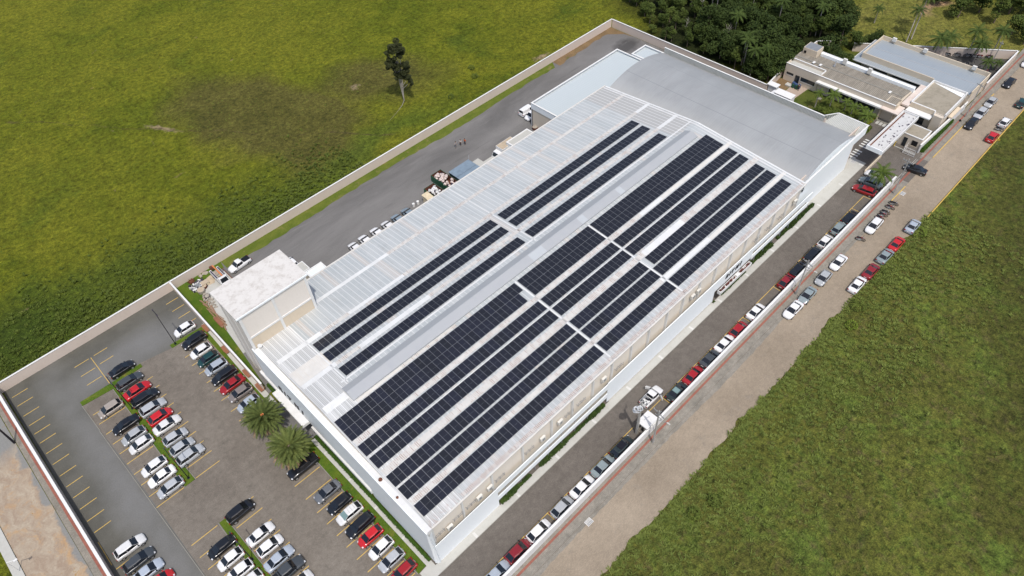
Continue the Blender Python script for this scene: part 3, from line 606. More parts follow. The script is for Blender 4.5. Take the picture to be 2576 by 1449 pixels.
# ------------------------------------------------------------------ vaulted hall
V = thing('vaulted_warehouse', 'grey barrel-vaulted warehouse adjoining the far end of the factory hall', 'building', (108.6, 37.4, 0))
def az(x): cx, r = 119.3, 24.5; return 10.95-r+math.sqrt(r*r-(x-cx)**2)
vx = [108.55+i*(129.9-108.55)/40 for i in range(41)]; vr = MB()
def vz(x): return az(x)
for i in range(40):
    a, b = vx[i], vx[i+1]; vr.add([(a, 38.0, vz(a)), (b, 38.0, vz(b)), (b, 86.1, vz(b)), (a, 86.1, vz(a))], [(0, 1, 2, 3)], 0, True)
part('roof', vr, 'arch', V)
P = [(x, 86.1) for x in vx]; GE = (MB(), MB())
for i in range(40):
    a, b = vx[i], vx[i+1]
    for y, fl_ in ((86.1, 1), (38.0, 0)):
        ge = GE[fl_]; q = [(a, y, 0), (b, y, 0), (b, y, vz(b)), (a, y, vz(a))]; ge.add(q, [(3, 2, 1, 0) if fl_ else (0, 1, 2, 3)])
part('gable_wall', GE[0], 'screen', V); part('gable_wall', GE[1], 'screen', V)
part('wall', MB().box(108.5, 132.3, 38.6, 38.8, 0, 9.6).box(129.9, 130.1, 45.0, 86.0, 0, 9.3).box(132.1, 132.3, 38.8, 44, 0, 9.6), 'pinkish', V)
pw = MB().seg((129.95, 86.2), (129.95, 45.4), .14, 8.4, 9.85).add([(129.9, 37.5, 8.55), (129.9, 45.4, 8.55), (132.4, 43.7, 10.0), (132.4, 37.5, 10.0), (129.9, 45.4, 9.85), (132.4, 37.5, 8.4), (132.4, 43.7, 8.4)], [(0, 3, 2, 1), (1, 2, 4), (2, 3, 5, 6), (4, 2, 6, 1)])
part('back_parapet', pw, 'fasciadirty', V)
cp = MB().seg((130.0, 86.3), (130.0, 45.45), .3, 9.852, 9.92).seg((130.0, 45.45), (132.5, 43.8), .2, 10.002, 10.07).seg((132.5, 43.8), (132.5, 37.2), .3, 10.003, 10.072).box(108.3, 132.3, 37.2, 37.5, 10.004, 10.074)
part('coping', cp, 'coping', V)
fs = MB().add([(108.4, 37.3, 10.0), (132.4, 37.3, 10.0), (132.4, 37.3, 8.0), (108.4, 37.3, 8.0), (132.4, 38.5, 6.6), (108.4, 38.5, 6.6), (108.4, 37.5, 10.0), (132.4, 37.5, 10.0)], [(3, 2, 1, 0), (5, 4, 2, 3), (0, 1, 7, 6)])
fs.box(108.5, 132.3, 37.5, 38.0, 8.2, 9.0)
part('street_fascia', fs, 'screen', V)
for xx in (112.5, 118, 123.5, 129.2): part('pilaster', MB().box(xx-.15, xx+.15, 38.4, 38.597, 0, 6.7), 'white', V)
part('wall_vent', MB().box(116.0, 116.5, 38.5, 38.595, 2.6, 3.1).box(117.9, 118.4, 38.5, 38.595, 3.4, 3.9), 'dark', V)
# two low annexes behind it
def annex(label, x0, x1, y0, y1, z, mat):
    o = thing('annex_building', label, 'building', (x0, y0, 0))
    part('wall', MB().box(x0+.1, x1-.1, y0, y1-.1, 0, z-.9), 'beige', o)
    part('roof', MB().add([(x0+.3, y0, z-.25), (x1-.3, y0, z-.25), (x1-.3, y1-.3, z-.42), (x0+.3, y1-.3, z-.42)], [(0, 1, 2, 3)]), mat, o)
    part('fascia', MB().box(x0, x0+.12, y0, y1, z-1.5, z).box(x0+.12, x1, y1-.12, y1, z-1.5, z).box(x1-.12, x1, y0, y1-.12, z-1.5, z), 'fasciay', o)
    part('coping', MB().box(x0-.06, x0+.3, y0, y1+.06, z+.001, z+.06).box(x0+.3, x1+.06, y1-.3, y1+.06, z+.001, z+.06).box(x1-.3, x1+.06, y0, y1-.3, z+.001, z+.06), 'coping', o)
    return o
A1 = annex('long low annex with pale blue ribbed roof behind the parked white van', 96.9, 127.1, 86.0, 98.0, 6.3, 'annex')
part('corner_post', MB().box(97.0, 97.3, 97.7, 98.1, 0, 4.8), 'white', A1); part('downpipe', MB().cyl((96.9, 90.4, 0), (96.9, 90.4, 4.8), .07), 'white', A1)
annex('small pale blue roofed annex in the back corner beside the perimeter wall', 127.3, 132.6, 86.3, 93.7, 6.6, 'annex')
# ------------------------------------------------------------------ free-standing screen along the drive
S = thing('screen_wall', 'white slotted screen wall standing before the hall along the drive', 'wall', (27.3, 36.9, 0))
part('solid_panel', MB().box(51.5, 80.6, 36.8, 36.96, .35, 5.6), 'screen', S)
part('sign_panel', MB().box(80.602, 92.2, 36.8, 36.96, 3.0, 5.6), 'screen', S)
part('upper_band', MB().box(27.252, 51.498, 36.8, 36.96, 4.05, 5.35), 'screen', S)
part('lower_band', MB().box(27.252, 51.498, 36.8, 36.96, 1.7, 2.75), 'screen', S)
part('upper_band', MB().box(92.202, 112.6, 36.8, 36.96, 4.3, 5.55), 'screen', S)
part('lower_band', MB().box(92.202, 112.0, 36.8, 36.96, 2.3, 3.3), 'screen', S)
gp = MB()
for xx in list(range(29, 51, 3))+list(range(94, 112, 3)): gp.box(xx-.06, xx+.06, 36.97, 37.09, 0, 5.2)
part('frame_post', gp, 'steel', S)
part('service_floor', MB().box(27.3, 112, 36.98, 37.88, 2.9, 2.98), 'kerb', S)
PL = thing('wall_planter', 'white trough planter of red plants under the dark lettering on the drive side', 'planter', (81.6, 36.3, 2.0))
pt = MB()
for xa, xb in ((81.5, 86.9), (87.6, 91.4)): pt.box(xa, xb, 36.05, 36.15, 1.9, 2.6).box(xa, xb, 36.65, 36.75, 1.9, 2.6).box(xa, xa+.1, 36.15, 36.65, 1.9, 2.6).box(xb-.1, xb, 36.15, 36.65, 1.9, 2.6).box(xa+.1, xb-.1, 36.15, 36.65, 1.9, 2.3)
pt.box(86.9, 87.6, 36.05, 36.75, 1.9, 2.6)
part('trough', pt, 'white', PL)
rnd.seed(5); rl = MB()
for i in range(46):
    x = rnd.uniform(81.9, 91.1)
    if 86.6 < x < 87.9: continue
    c = Vector((x, rnd.uniform(36.25, 36.55), 2.35))
    for k in range(9):
        a = rnd.uniform(0, 6.28); d = Vector((math.cos(a), math.sin(a), rnd.uniform(.3, 1.2)))*rnd.uniform(.18, .34); s_ = d.cross(Vector((0, 0, 1))).normalized()*.05
        rl.add([c-s_, c+s_, c+d+s_*.6, c+d-s_*.6], [(0, 1, 2, 3)])
part('red_plants', rl, 'redleaf', PL)
# lettering
def lettering(word, label, loc, rot, size, depth, mat, shear=.25, gap=1.12):
    o = thing('wall_sign', label, 'sign', loc); x = 0
    for ch in word:
        cu = bpy.data.curves.new('ch', 'FONT'); cu.body = ch; cu.size = size; cu.extrude = depth; cu.shear = shear; cu.offset = .05
        t = bpy.data.objects.new('tmp', cu); me = bpy.data.meshes.new_from_object(t); me.materials.clear(); me.materials.append(MT[mat])
        xs = [v.co.x for v in me.vertices]; x0, x1 = min(xs), max(xs)
        l = bpy.data.objects.new('letter', me); col.objects.link(l); l.parent = o; l.rotation_euler = rot
        l.location = Matrix.Rotation(rot[2], 3, 'Z') @ Vector((x-x0, 0, 0)); x += (x1-x0)+size*.16*gap
        bpy.data.objects.remove(t); bpy.data.curves.remove(cu)
    return o
lettering('RITMI', 'dark RITMI lettering on the white screen wall above the red planter', (83.5, 36.74, 4.1), (R(90), 0, 0), 1.2, .05, 'black', .3, 1.5)
lettering('RITMI', 'dark RITMI lettering on the facade above the entrance canopy', (14.98, 74.9, 4.6), (R(90), 0, R(-90)), 1.75, .05, 'black', .3, 1.9)
CN = thing('entrance_canopy', 'long white entrance canopy under the facade lettering', 'canopy', (14.5, 71, 0))
part('canopy_slab', MB().box(13.85, 15.0, 66.7, 75.3, 3.55, 3.95), 'white', CN)
part('canopy_rim', MB().box(13.75, 13.85, 66.6, 75.4, 3.5, 4.08).box(13.85, 15.0, 66.6, 66.7, 3.5, 4.08).box(13.85, 15.0, 75.3, 75.4, 3.5, 4.08), 'coping', CN)
part('glass_door', MB().box(15.35, 15.44, 66.9, 75.1, 0, 3.3), 'glassdk', CN)
part('side_opening', MB().box(15.0, 15.35, 66.75, 66.85, .3, 3.4), 'dark', CN)
# air conditioners on the side wall
acl = [(18.9, 5.0, 'nearest the front corner'), (24.5, 5.6, 'second from the front corner'), (26.5, 5.6, 'third from the front corner'), (37.3, 5.6, 'behind the slotted screen, nearer the front'), (41.1, 5.7, 'behind the slotted screen, below the fifth pilaster'),
       (51.1, 6.3, 'just before the solid screen section'), (74.2, 6.3, 'left of the pair before the planter'), (75.9, 6.3, 'right of the pair before the planter'), (106.8, 6.2, 'at the far end of the hall')]
def ac_unit(x, y, z, label, rzv=0, w_=.95, d_=.38, h_=.75, big=False, grp='air conditioners on the hall wall'):
    o = thing('air_conditioner', label, 'air conditioner', (x, y, z), rzv, grp)
    MB().box(-w_/2, w_/2, -d_/2, d_/2, 0, h_).build('casing', 'ac', o)
    f = MB()
    for zz in ([h_*.5] if not big else [h_*.28, h_*.72]): f.cyl((0, -d_/2-.002, zz), (0, -d_/2-.03, zz), min(w_, h_)*.36 if not big else h_*.2, None, 14)
    f.build('fan_grille', 'steel', o); MB().box(-w_/2+.05, w_/2-.05, -d_/2, d_/2, -.1, -.003).build('bracket', 'steel', o); return o
for x, z, t_ in acl: ac_unit(x, 37.45, z, 'cream wall air conditioner '+t_)
for x in (17.2, 20.6, 23.0, 28.6, 34.6, 43.2, 46, 55, 94, 98, 102):
    rk = MB().box(x-.9, x+.9, 37.5, 37.54, 6.2, 6.24).box(x-.9, x+.9, 37.5, 37.54, 5.7, 5.74)
    for k in (-.8, 0, .8): rk.box(x+k-.02, x+k+.02, 37.4, 37.89, 5.75, 5.79).box(x+k-.02, x+k+.02, 37.4, 37.43, 5.6, 6.5)
    part('pipe_rack', rk, 'steel', H)

# ------------------------------------------------------------------ solar panels
SLOPE = math.atan(1.9/24.4); pm = MB(); W_, L_ = 1.022, 2.1
for z, in ((0,),):
    a, b = W_/2, L_/2; e = .016
    pm.add([(-a, -b, .035), (a, -b, .035), (a, b, .035), (-a, b, .035), (-a+e, -b+e, .035), (a-e, -b+e, .035), (a-e, -.006, .035), (-a+e, -.006, .035), (-a+e, .006, .035), (a-e, .006, .035), (a-e, b-e, .035), (-a+e, b-e, .035), (-a, -b, 0), (a, -b, 0), (a, b, 0), (-a, b, 0)],
           [(0, 1, 5, 4), (1, 2, 10, 9, 6, 5), (2, 3, 11, 10), (3, 0, 4, 7, 8, 11), (7, 6, 9, 8), (0, 12, 13, 1), (1, 13, 14, 2), (2, 14, 15, 3), (3, 15, 12, 0), (12, 15, 14, 13)], 1)
    pm.add([(-a+e, -b+e, .035), (a-e, -b+e, .035), (a-e, -.008, .035), (-a+e, -.008, .035)], [(0, 1, 2, 3)], 0); pm.add([(-a+e, .008, .035), (a-e, .008, .035), (a-e, b-e, .035), (-a+e, b-e, .035)], [(0, 1, 2, 3)], 0)
PM = pm.mesh('solar_panel', ['panel', 'pframe'])
rows = [('row nearest the back eave', 71.9, [(22.1, 60.85, 37), (62.6, 101.15, 37)]), ('second row from the back eave', 69.0, [(22.1, 60.75, 37), (62.55, 100.9, 37)]), ('row just behind the ridge vent', 64.7, [(22.15, 60.6, 37), (62.35, 100.65, 37)]),
        ('upper double row before the ridge vent', 57.42, [(16.2, 52.6, 35), (53.25, 71.0, 17), (71.45, 106.45, 33)]), ('lower double row before the ridge vent', 55.3, [(16.2, 51.55, 34), (53.25, 71.0, 17), (71.45, 106.4, 33)]),
        ('fifth row up from the street eave', 52.05, [(16.25, 52.7, 35), (53.25, 71.0, 17), (71.5, 106.4, 33)]), ('fourth row up from the street eave', 49.5, [(16.3, 52.7, 35), (53.25, 71.0, 17), (71.5, 106.4, 33)]),
        ('third row up from the street eave', 45.8, [(16.3, 52.7, 35), (53.3, 71.0, 17), (72.4, 106.3, 32)]), ('second row up from the street eave', 43.35, [(16.35, 52.7, 35), (53.25, 71.0, 17), (71.5, 106.3, 33)]), ('row nearest the street eave', 40.05, [(16.4, 52.7, 35), (53.25, 71.0, 17), (71.5, 106.25, 33)])]
allp = []
for nm, yc, segs in rows:
    k = 0
    for x0, x1, n in segs:
        p = (x1-x0)/n
        for i in range(n): k += 1; allp.append((x0+(i+.5)*p, yc, nm, k))
dist = lambda q: q[0]**2+q[1]**2+(100-11)**2
allp.sort(key=dist)
ang = lambda y: SLOPE if y < 61.7 else -SLOPE
for x, y, nm, k in allp[:300]:
    o = bpy.data.objects.new('solar_panel', PM); col.objects.link(o); o.location = (x, y, rz(y)+.09); o.rotation_euler = (ang(y), 0, 0)
    tag(o, 'solar panel, %s from the facade in the %s' % (ordn(k), nm), 'solar panel', 'solar panels on the hall roof')
mb = MB(); src = [v.co.copy() for v in PM.vertices]; fcs = [(list(p.vertices), p.material_index) for p in PM.polygons]
for x, y, nm, k in allp[300:]:
    rm = Matrix.Rotation(ang(y), 3, 'X'); o = len(mb.v)
    for c in src: q = rm @ c; mb.v.append((q.x+x, q.y+y, q.z+rz(y)+.09))
    for f, m in fcs: mb.f.append([i+o for i in f]); mb.mi.append(m); mb.sm.append(False)
mb.build('solar_panel_field', ['panel', 'pframe'], label='far black solar panels covering the rest of the hall roof', cat='solar panels', kind='stuff')
# ------------------------------------------------------------------ gatehouse complex
def wallbox(mb, x0, x1, y0, y1, z0, z1): mb.box(x0, x1, y0, y1, z0, z1)
N1 = thing('office_building', 'long low beige office with striped fibre-cement gable roof beside the garden', 'building', (151.3, 52, 0))
part('wall', MB().box(151.4, 159.6, 38.7, 65.6, 0, 4.0), 'beige', N1)
part('roof', MB().add([(151.7, 38.9, 4.15), (154.9, 38.9, 4.75), (154.9, 56.7, 4.75), (151.7, 56.7, 4.15)], [(0, 1, 2, 3)]).add([(153.9, 56.72, 4.3), (154.9, 56.72, 4.75), (154.9, 65.4, 4.75), (153.9, 65.4, 4.3)], [(0, 1, 2, 3)])
     .add([(154.9, 38.9, 4.75), (159.1, 38.9, 4.2), (159.1, 65.4, 4.2), (154.9, 65.4, 4.75)], [(0, 1, 2, 3)]), 'fibre', N1)
part('ridge_cap', MB().box(154.75, 155.05, 38.95, 65.3, 4.74, 4.80), 'kerb', N1)
part('parapet', MB().box(151.2, 151.398, 38.7, 57.0, 3.2, 4.35).box(151.2, 151.398, 57.0, 65.6, 0.0, 4.35).box(153.6, 153.85, 56.9, 65.3, 4.003, 4.6).box(151.4, 153.6, 56.7, 56.9, 4.003, 4.6).box(151.4, 159.6, 65.402, 65.6, 4.003, 4.4), 'beige', N1)
part('coping', MB().box(151.15, 151.45, 38.7, 65.65, 4.351, 4.42).box(153.58, 153.87, 56.88, 65.3, 4.602, 4.66).box(151.45, 153.58, 56.68, 56.92, 4.603, 4.66), 'coping', N1)
part('gutter_floor', MB().sheet([(151.4, 56.9), (153.6, 56.9), (153.6, 65.3), (151.4, 65.3)], 4.02), 'path', N1)
part('back_parapet', MB().box(159.2, 160.0, 38.5, 61.4, 0, 4.9), 'screen', N1); part('coping', MB().box(159.9, 160.1, 38.5, 61.4, 4.902, 4.98), 'coping', N1)
SB = part('roof_box', MB().box(157.3, 160.4, 61.6, 65.1, 4.0, 6.0), 'beigeD', N1)
part('roof_box_cap', MB().box(157.4, 160.3, 61.75, 64.95, 6.002, 6.03), 'steel', N1); part('roof_box_window', MB().box(157.2, 157.297, 64.2, 64.75, 4.7, 5.3), 'dark', N1)
part('awning', MB().box(150.2, 151.2, 41.4, 57.1, 3.05, 3.25).box(150.1, 150.2, 41.4, 57.1, 2.95, 3.32), 'coping', N1)
for ya, yb, za, zb in ((63.2, 65.0, 1.7, 2.3), (57.6, 61.2, 1.3, 2.3)):
    w_ = part('window', MB().box(151.15, 151.198, ya, yb, za, zb), 'glassdk', N1); part('frame', MB().box(151.12, 151.149, ya-.06, yb+.06, za-.1, za-.001), 'coping', w_)
for ya, yb in ((51.6, 54.0), (47.2, 51.2), (42.6, 46.8)):
    w_ = part('window', MB().box(151.3, 151.398, ya, yb, 1.0, 2.7), 'glassdk', N1)
    part('frame', MB().box(151.2, 151.299, ya-.12, yb+.12, .88, .999).box(151.2, 151.299, ya-.12, ya, .999, 2.82).box(151.2, 151.299, yb, yb+.12, .999, 2.82), 'coping', w_)
part('door', MB().box(151.12, 151.198, 61.5, 62.6, 0, 2.3), 'glassdk', N1)
part('porch', MB().box(150.0, 153.6, 37.3, 41.3, 3.1, 3.35), 'pinkslab', N1)
part('porch_floor', MB().box(150.2, 153, 37.5, 41.2, 0.01, .12), 'kerb', N1); part('porch_wall', MB().box(152.0, 152.2, 37.5, 41.35, .12, 3.09).box(150.3, 152, 41.2, 41.38, 0, 3.09), 'beigeD', N1)
part('steps', MB().box(148.9, 150.1, 38.6, 39.3, 0, .1).box(148.9, 150.1, 39.5, 40.1, 0, .1).box(148.9, 150.1, 40.3, 40.9, 0, .1), 'path', N1)
part('roof_tank', MB().box(152.6, 155.5, 38.9, 41.1, 3.4, 3.44), 'lichen', N1)
part('raised_parapet', MB().box(151.6, 154.0, 41.0, 41.15, 3.36, 4.6).box(153.9, 154.05, 38.7, 41.0, 3.36, 4.6).box(151.5, 154.0, 38.55, 38.7, 3.36, 4.4), 'beigeD', N1)
for y in (58.9, 60.6, 41.9): part('roof_vent', MB().box(154.2, 155.1, y-.25, y+.25, 4.802, 4.9), 'coping', N1)
part('chimney_pipe', MB().box(156.2, 156.8, 56.1, 56.7, 4.5, 4.75).cyl((156.5, 56.4, 4.7), (157.2, 56.5, 5.6), .14), 'steel', N1)
ac_unit(159.0, 55.2, 4.6, 'white twin-fan condenser on the office back parapet, farther from the street', R(90), .9, .45, 1.3, True, None)
ac_unit(158.9, 49.0, 4.6, 'white twin-fan condenser on the office back parapet, nearer the street', R(90), .9, .45, 1.3, True, None)
CC = thing('covered_corridor', 'pale pinkish flat corridor slab joining the office and the lichen-roofed block', 'building', (156, 37.6, 0))
part('roof', MB().box(153.7, 163.5, 36.95, 38.5, 3.6, 3.95), 'pinkslab', CC); part('wall', MB().box(154.0, 163.0, 37.2, 38.3, 0, 3.595), 'beige', CC)
N3 = thing('office_building', 'square office block with lichen-stained flat roof behind the gatehouse', 'building', (160, 33, 0))
part('wall', MB().box(155.0, 166.1, 29.5, 36.9, 0, 4.0), 'beige', N3)
part('roof', MB().sheet([(155.2, 29.8), (165.9, 29.8), (165.9, 36.7), (155.2, 36.7)], 4.02), 'lichen', N3)
part('roof_flashing', MB().sheet([(164.2, 29.8), (165.85, 29.8), (165.85, 36.6)], 4.05), 'screen', N3)
part('parapet', MB().box(154.9, 155.2, 31.6, 37.0, 3.3, 4.45).box(154.3, 154.9, 31.45, 31.6, 3.3, 4.45).box(155.0, 166.2, 29.35, 29.6, 3.3, 4.45).box(166.0, 166.2, 29.6, 37.1, 3.3, 4.45).box(155.2, 166.0, 36.8, 37.1, 4.003, 4.5), 'coping', N3)
part('upper_face', MB().box(154.82, 154.897, 31.62, 36.95, 3.36, 4.4), 'beigeD', N3)
part('awning', MB().box(152.9, 154.8, 31.6, 37.0, 3.05, 3.3), 'coping', N3)
part('wing_wall', MB().box(154.0, 154.9, 29.5, 31.45, 0, 3.95), 'beige', N3); part('door', MB().box(154.9, 154.99, 33.0, 34.2, 0, 2.4), 'glassdk', N3); part('porch_floor', MB().box(152.9, 154.99, 31.7, 36.9, 0, .1), 'kerb', N3)
part('side_sill', MB().box(157.8, 162.6, 28.55, 29.34, 2.3, 2.6), 'beigeD', N3)
N2 = thing('office_building', 'wide office block with pale grey-blue metal roof and cantilevered awning beside the motorcycle yard', 'building', (172, 42, 0))
part('wall', MB().box(168.0, 175.9, 37.2, 54.2, 0, 4.0).box(166.3, 175.9, 28.8, 37.2, 0, 4.0), 'beige', N2)
part('roof', MB().add([(166.2, 28.9, 4.05), (170.4, 28.9, 4.5), (170.4, 54.0, 4.5), (166.2, 54.0, 4.05)], [(0, 1, 2, 3)]).add([(170.4, 28.9, 4.5), (175.8, 28.9, 4.0), (175.8, 54.0, 4.0), (170.4, 54.0, 4.5)], [(0, 1, 2, 3)]), 'bluegrey', N2)
part('ridge_cap', MB().box(170.3, 170.5, 28.95, 53.9, 4.49, 4.53), 'monitor', N2)
part('parapet', MB().box(165.95, 166.15, 37.1, 54.25, 3.4, 4.85).box(175.85, 176.1, 28.6, 54.25, 0.0, 5.0).box(166.15, 175.85, 54.05, 54.25, 3.4, 4.9).box(166.2, 175.85, 28.6, 28.8, 3.4, 4.9), 'beigeD', N2)
part('awning', MB().add([(164.3, 37.4, 3.35), (165.94, 37.4, 3.55), (165.94, 54.3, 3.55), (164.3, 55.5, 3.35), (176.0, 55.5, 3.35), (176.0, 54.3, 3.55), (164.3, 37.4, 3.2), (164.3, 55.5, 3.2), (176, 55.5, 3.2), (165.94, 37.4, 3.3), (165.94, 54.3, 3.3)],
     [(0, 1, 2, 3), (3, 2, 5, 4), (6, 0, 3, 7), (7, 3, 4, 8), (6, 7, 10, 9), (6, 9, 1, 0)]), 'bluegrey', N2)
part('awning_edge', MB().box(164.2, 164.297, 37.4, 55.6, 3.2, 3.45).box(164.2, 176.0, 55.5, 55.6, 3.2, 3.45), 'coping', N2)
for ya, yb in ((47.4, 51.6), (38.6, 46.4)):
    w_ = part('window', MB().box(167.9, 167.997, ya, yb, .6, 2.9), 'glassdk', N2); part('frame', MB().box(167.8, 167.898, ya, yb, .5, .62), 'coping', w_)
part('column', MB().box(166.1, 166.4, 46.6, 47.2, 0, 3.3).box(166.1, 166.4, 37.5, 38.3, 0, 3.3), 'beige', N2)
for y, t_ in ((51.2, 'farthest from the street'), (43.6, 'middle of the three'), (32.2, 'nearest the street')): ac_unit(175.6, y, 4.7, 'grey condenser on the metal-roofed office parapet, '+t_, R(90), .9, .5, .85, False, None)
G = flatroofed('gatehouse', 'small beige gatehouse with flat fibre roof beside the white gate', 145.4, 149.6, 29.45, 34.2, 3.0, 'lichen', 'beige', .35)
part('door', MB().box(145.3, 145.395, 32.3, 33.1, 0, 2.2), 'glassdk', G); w_ = part('window', MB().box(145.3, 145.395, 30.1, 31.3, 1.0, 2.2), 'dark', G); part('frame', MB().box(145.25, 145.299, 30.0, 31.4, .86, .98), 'beigeD', w_)
ac_unit(146.5, 34.0, 3.15, 'small condenser on the gatehouse roof corner by the canopy', R(20), .8, .35, .6, False, None)
part('entrance_kerb', MB().box(143.9, 144.1, 29.4, 36.5, .01, .16), 'path', G)
GC = thing('gate_canopy', 'long white-roofed canopy over the gate drive with ribbed fascia', 'canopy', (140.7, 34.8, 0))
part('roof', MB().box(133.1, 149.0, 33.1, 36.15, 5.0, 5.12), 'kioskroof', GC)
part('fascia', MB().box(132.85, 133.05, 32.9, 36.35, 4.6, 5.55), 'fasciay', GC)
part('fascia', MB().box(133.05, 149.2, 36.15, 36.35, 4.6, 5.5).box(133.05, 149.2, 32.9, 33.1, 4.6, 5.5).box(149.0, 149.2, 33.1, 36.15, 4.6, 5.5), 'white', GC)
part('roof_gutter', MB().box(133.2, 148.9, 35.75, 36.02, 5.122, 5.16), 'rust', GC)
part('column', MB().cyl((138.2, 34.4, 0), (137.9, 34.4, 5.0), .09).cyl((135.6, 34.4, 5.0), (138.2, 34.4, 1.2), .06).box(146.5, 146.8, 34.35, 34.65, 0, 5), 'white', GC)
rnd.seed(9); bl = MB()
for i in range(34):
    x, y = rnd.uniform(134, 148.5), rnd.uniform(33.3, 35.6); a = rnd.uniform(0, 3.1); r_ = rnd.uniform(.12, .36)
    bl.add([(x+math.cos(a+k*1.05)*r_*rnd.uniform(.4, 1.2), y+math.sin(a+k*1.05)*r_*rnd.uniform(.3, .8), 5.128) for k in range(6)], [tuple(range(6))])
part('worn_patch', bl, 'bagd', GC)
LW = thing('low_wall', 'low beige divider wall under the gate canopy', 'wall', (135, 34.3, 0)); part('wall_body', MB().box(131.5, 138.6, 34.2, 34.45, 0, .7), 'beigeD', LW)
GT = thing('gate', 'white barred gate in front of the gatehouse', 'gate', (143.1, 29.3, 0)); gm = MB()
for z in (.1, .55, 1.0, 1.55): gm.box(143.05, 143.1, 29.25, 31.7, z, z+.06)
for y in (29.25, 30.45, 31.64): gm.box(143.0, 143.12, y, y+.06, 0, 1.7)
for z in (.1, .8, 1.55): gm.box(143.1, 145.0, 31.65, 31.7, z, z+.05)
for k in range(14): gm.box(143.06, 143.09, 29.3+k*.17, 29.315+k*.17, .1, 1.55)
part('gate_frame', gm, 'white', GT)
RL = thing('gate_rail', 'sliding gate rail set in the paving at the entrance', 'rail', (138, 28.4, 0)); part('rail', MB().box(131.8, 143, 28.55, 28.62, .005, .04).box(131.8, 143, 28.2, 28.26, .005, .03), 'path', RL)
TN = thing('ticket_post', 'small yellow entry post beside the gatehouse kerb', 'bollard', (143.9, 34.0, 0)); part('post', MB().cyl((143.9, 34.0, .1), (143.9, 34.0, 1.2), .1).ball((143.9, 34.0, 1.25), .16), 'yel', TN)
# clipped hedges
def leafblob(mb, c, r, n, size, flat=.6, m=0, zmin=.05):
    for i in range(n):
        th = rnd.uniform(0, 6.283); ph = math.acos(rnd.uniform(-1, 1)); q = rnd.uniform(.55, 1)**.5
        p = Vector((c[0]+r[0]*q*math.sin(ph)*math.cos(th), c[1]+r[1]*q*math.sin(ph)*math.sin(th), c[2]+r[2]*q*math.cos(ph)))
        if p.z < zmin: continue
        u = Vector((rnd.gauss(0, 1), rnd.gauss(0, 1), rnd.gauss(0, flat))).normalized(); v = u.cross(Vector((rnd.gauss(0, .6), rnd.gauss(0, .6), 1))).normalized()
        s_ = size*rnd.uniform(.6, 1.3); u *= s_; v *= s_*.7
        mb.add([p-u*.5-v*.2, p+v*.5-u*.1, p+u*.6, p-v*.5+u*.05], [(0, 1, 2, 3)], m)
def hedge(name, label, x0, x1, y0, y1, h, n, size=.16, ragged=0.0, mat='hedge'):
    o = thing(name, label, 'hedge', ((x0+x1)/2, (y0+y1)/2, 0)); mb = MB(); i = .06
    if name == 'shrub_bed':
        for k in range(n):
            x = rnd.uniform(x0, x1); q = math.sin(x*.62+x0)+.6*math.sin(x*1.7+1); q2 = .5+.5*max(-.6, min(1, q))
            if math.sin(x*.37+x0*.5) > .93: continue
            y = y0+(y1-y0)*.5+rnd.uniform(-.75, .55)*(y1-y0+ragged*2)*.5*(.45+q2*.75); leafblob(mb, (x, y, rnd.uniform(.1, 1)*h*(.4+.6*q2)), (.12, .12, .1), 3, size*.8, .7)
        part('leaves', mb, mat, o); return o
    L = max(x1-x0, y1-y0); nseg = max(2, int(L/1.0)); core = MB()
    for k in range(nseg):
        a, b = k/nseg, (k+1)/nseg; hh = h*rnd.uniform(.86, .98)-i
        if x1-x0 > y1-y0: core.box(x0+(x1-x0)*a, x0+(x1-x0)*b, y0+i, y1-i, 0, hh)
        else: core.box(x0+i, x1-i, y0+(y1-y0)*a, y0+(y1-y0)*b, 0, hh)
    part('hedge_core', core, mat, o)
    for k in range(n):
        x, y = rnd.uniform(x0-ragged, x1+ragged), rnd.uniform(y0-ragged, y1+ragged); z = rnd.uniform(.2, 1)*h if (min(x-x0, x1-x, y-y0, y1-y) < .12) else h+rnd.uniform(-.06, .08)
        leafblob(mb, (x, y, z), (.08, .08, .06), 2, size, .5)
    part('leaves', mb, mat, o); return o
rnd.seed(21)
hedge('hedge', 'bright clipped hedge at the foot of the facade between canopy and corner', 14.45, 14.95, 37.9, 66.0, .9, 3600, .13)
hedge('hedge', 'short clipped hedge at the facade on the far side of the canopy', 14.45, 14.95, 76.4, 80.2, .9, 560, .13)
hedge('shrub_bed', 'dark feathery shrub strip under the near slotted screen section', 27.6, 51.4, 36.55, 37.2, .7, 3200, .26, .18, 'shrub')
hedge('shrub_bed', 'dark feathery shrub strip under the screen between planter and far end', 91.5, 115.6, 36.6, 37.5, .9, 3200, .26, .18, 'shrub')
hedge('shrub_bed', 'short shrub strip under the white planter', 80.6, 91.0, 36.5, 36.8, .5, 900, .2, .1, 'shrub')
hedge('hedge', 'wide bright clipped hedge along the street beside the gatehouse', 145.7, 160.2, 28.35, 29.15, 1.0, 2600, .16, .03)
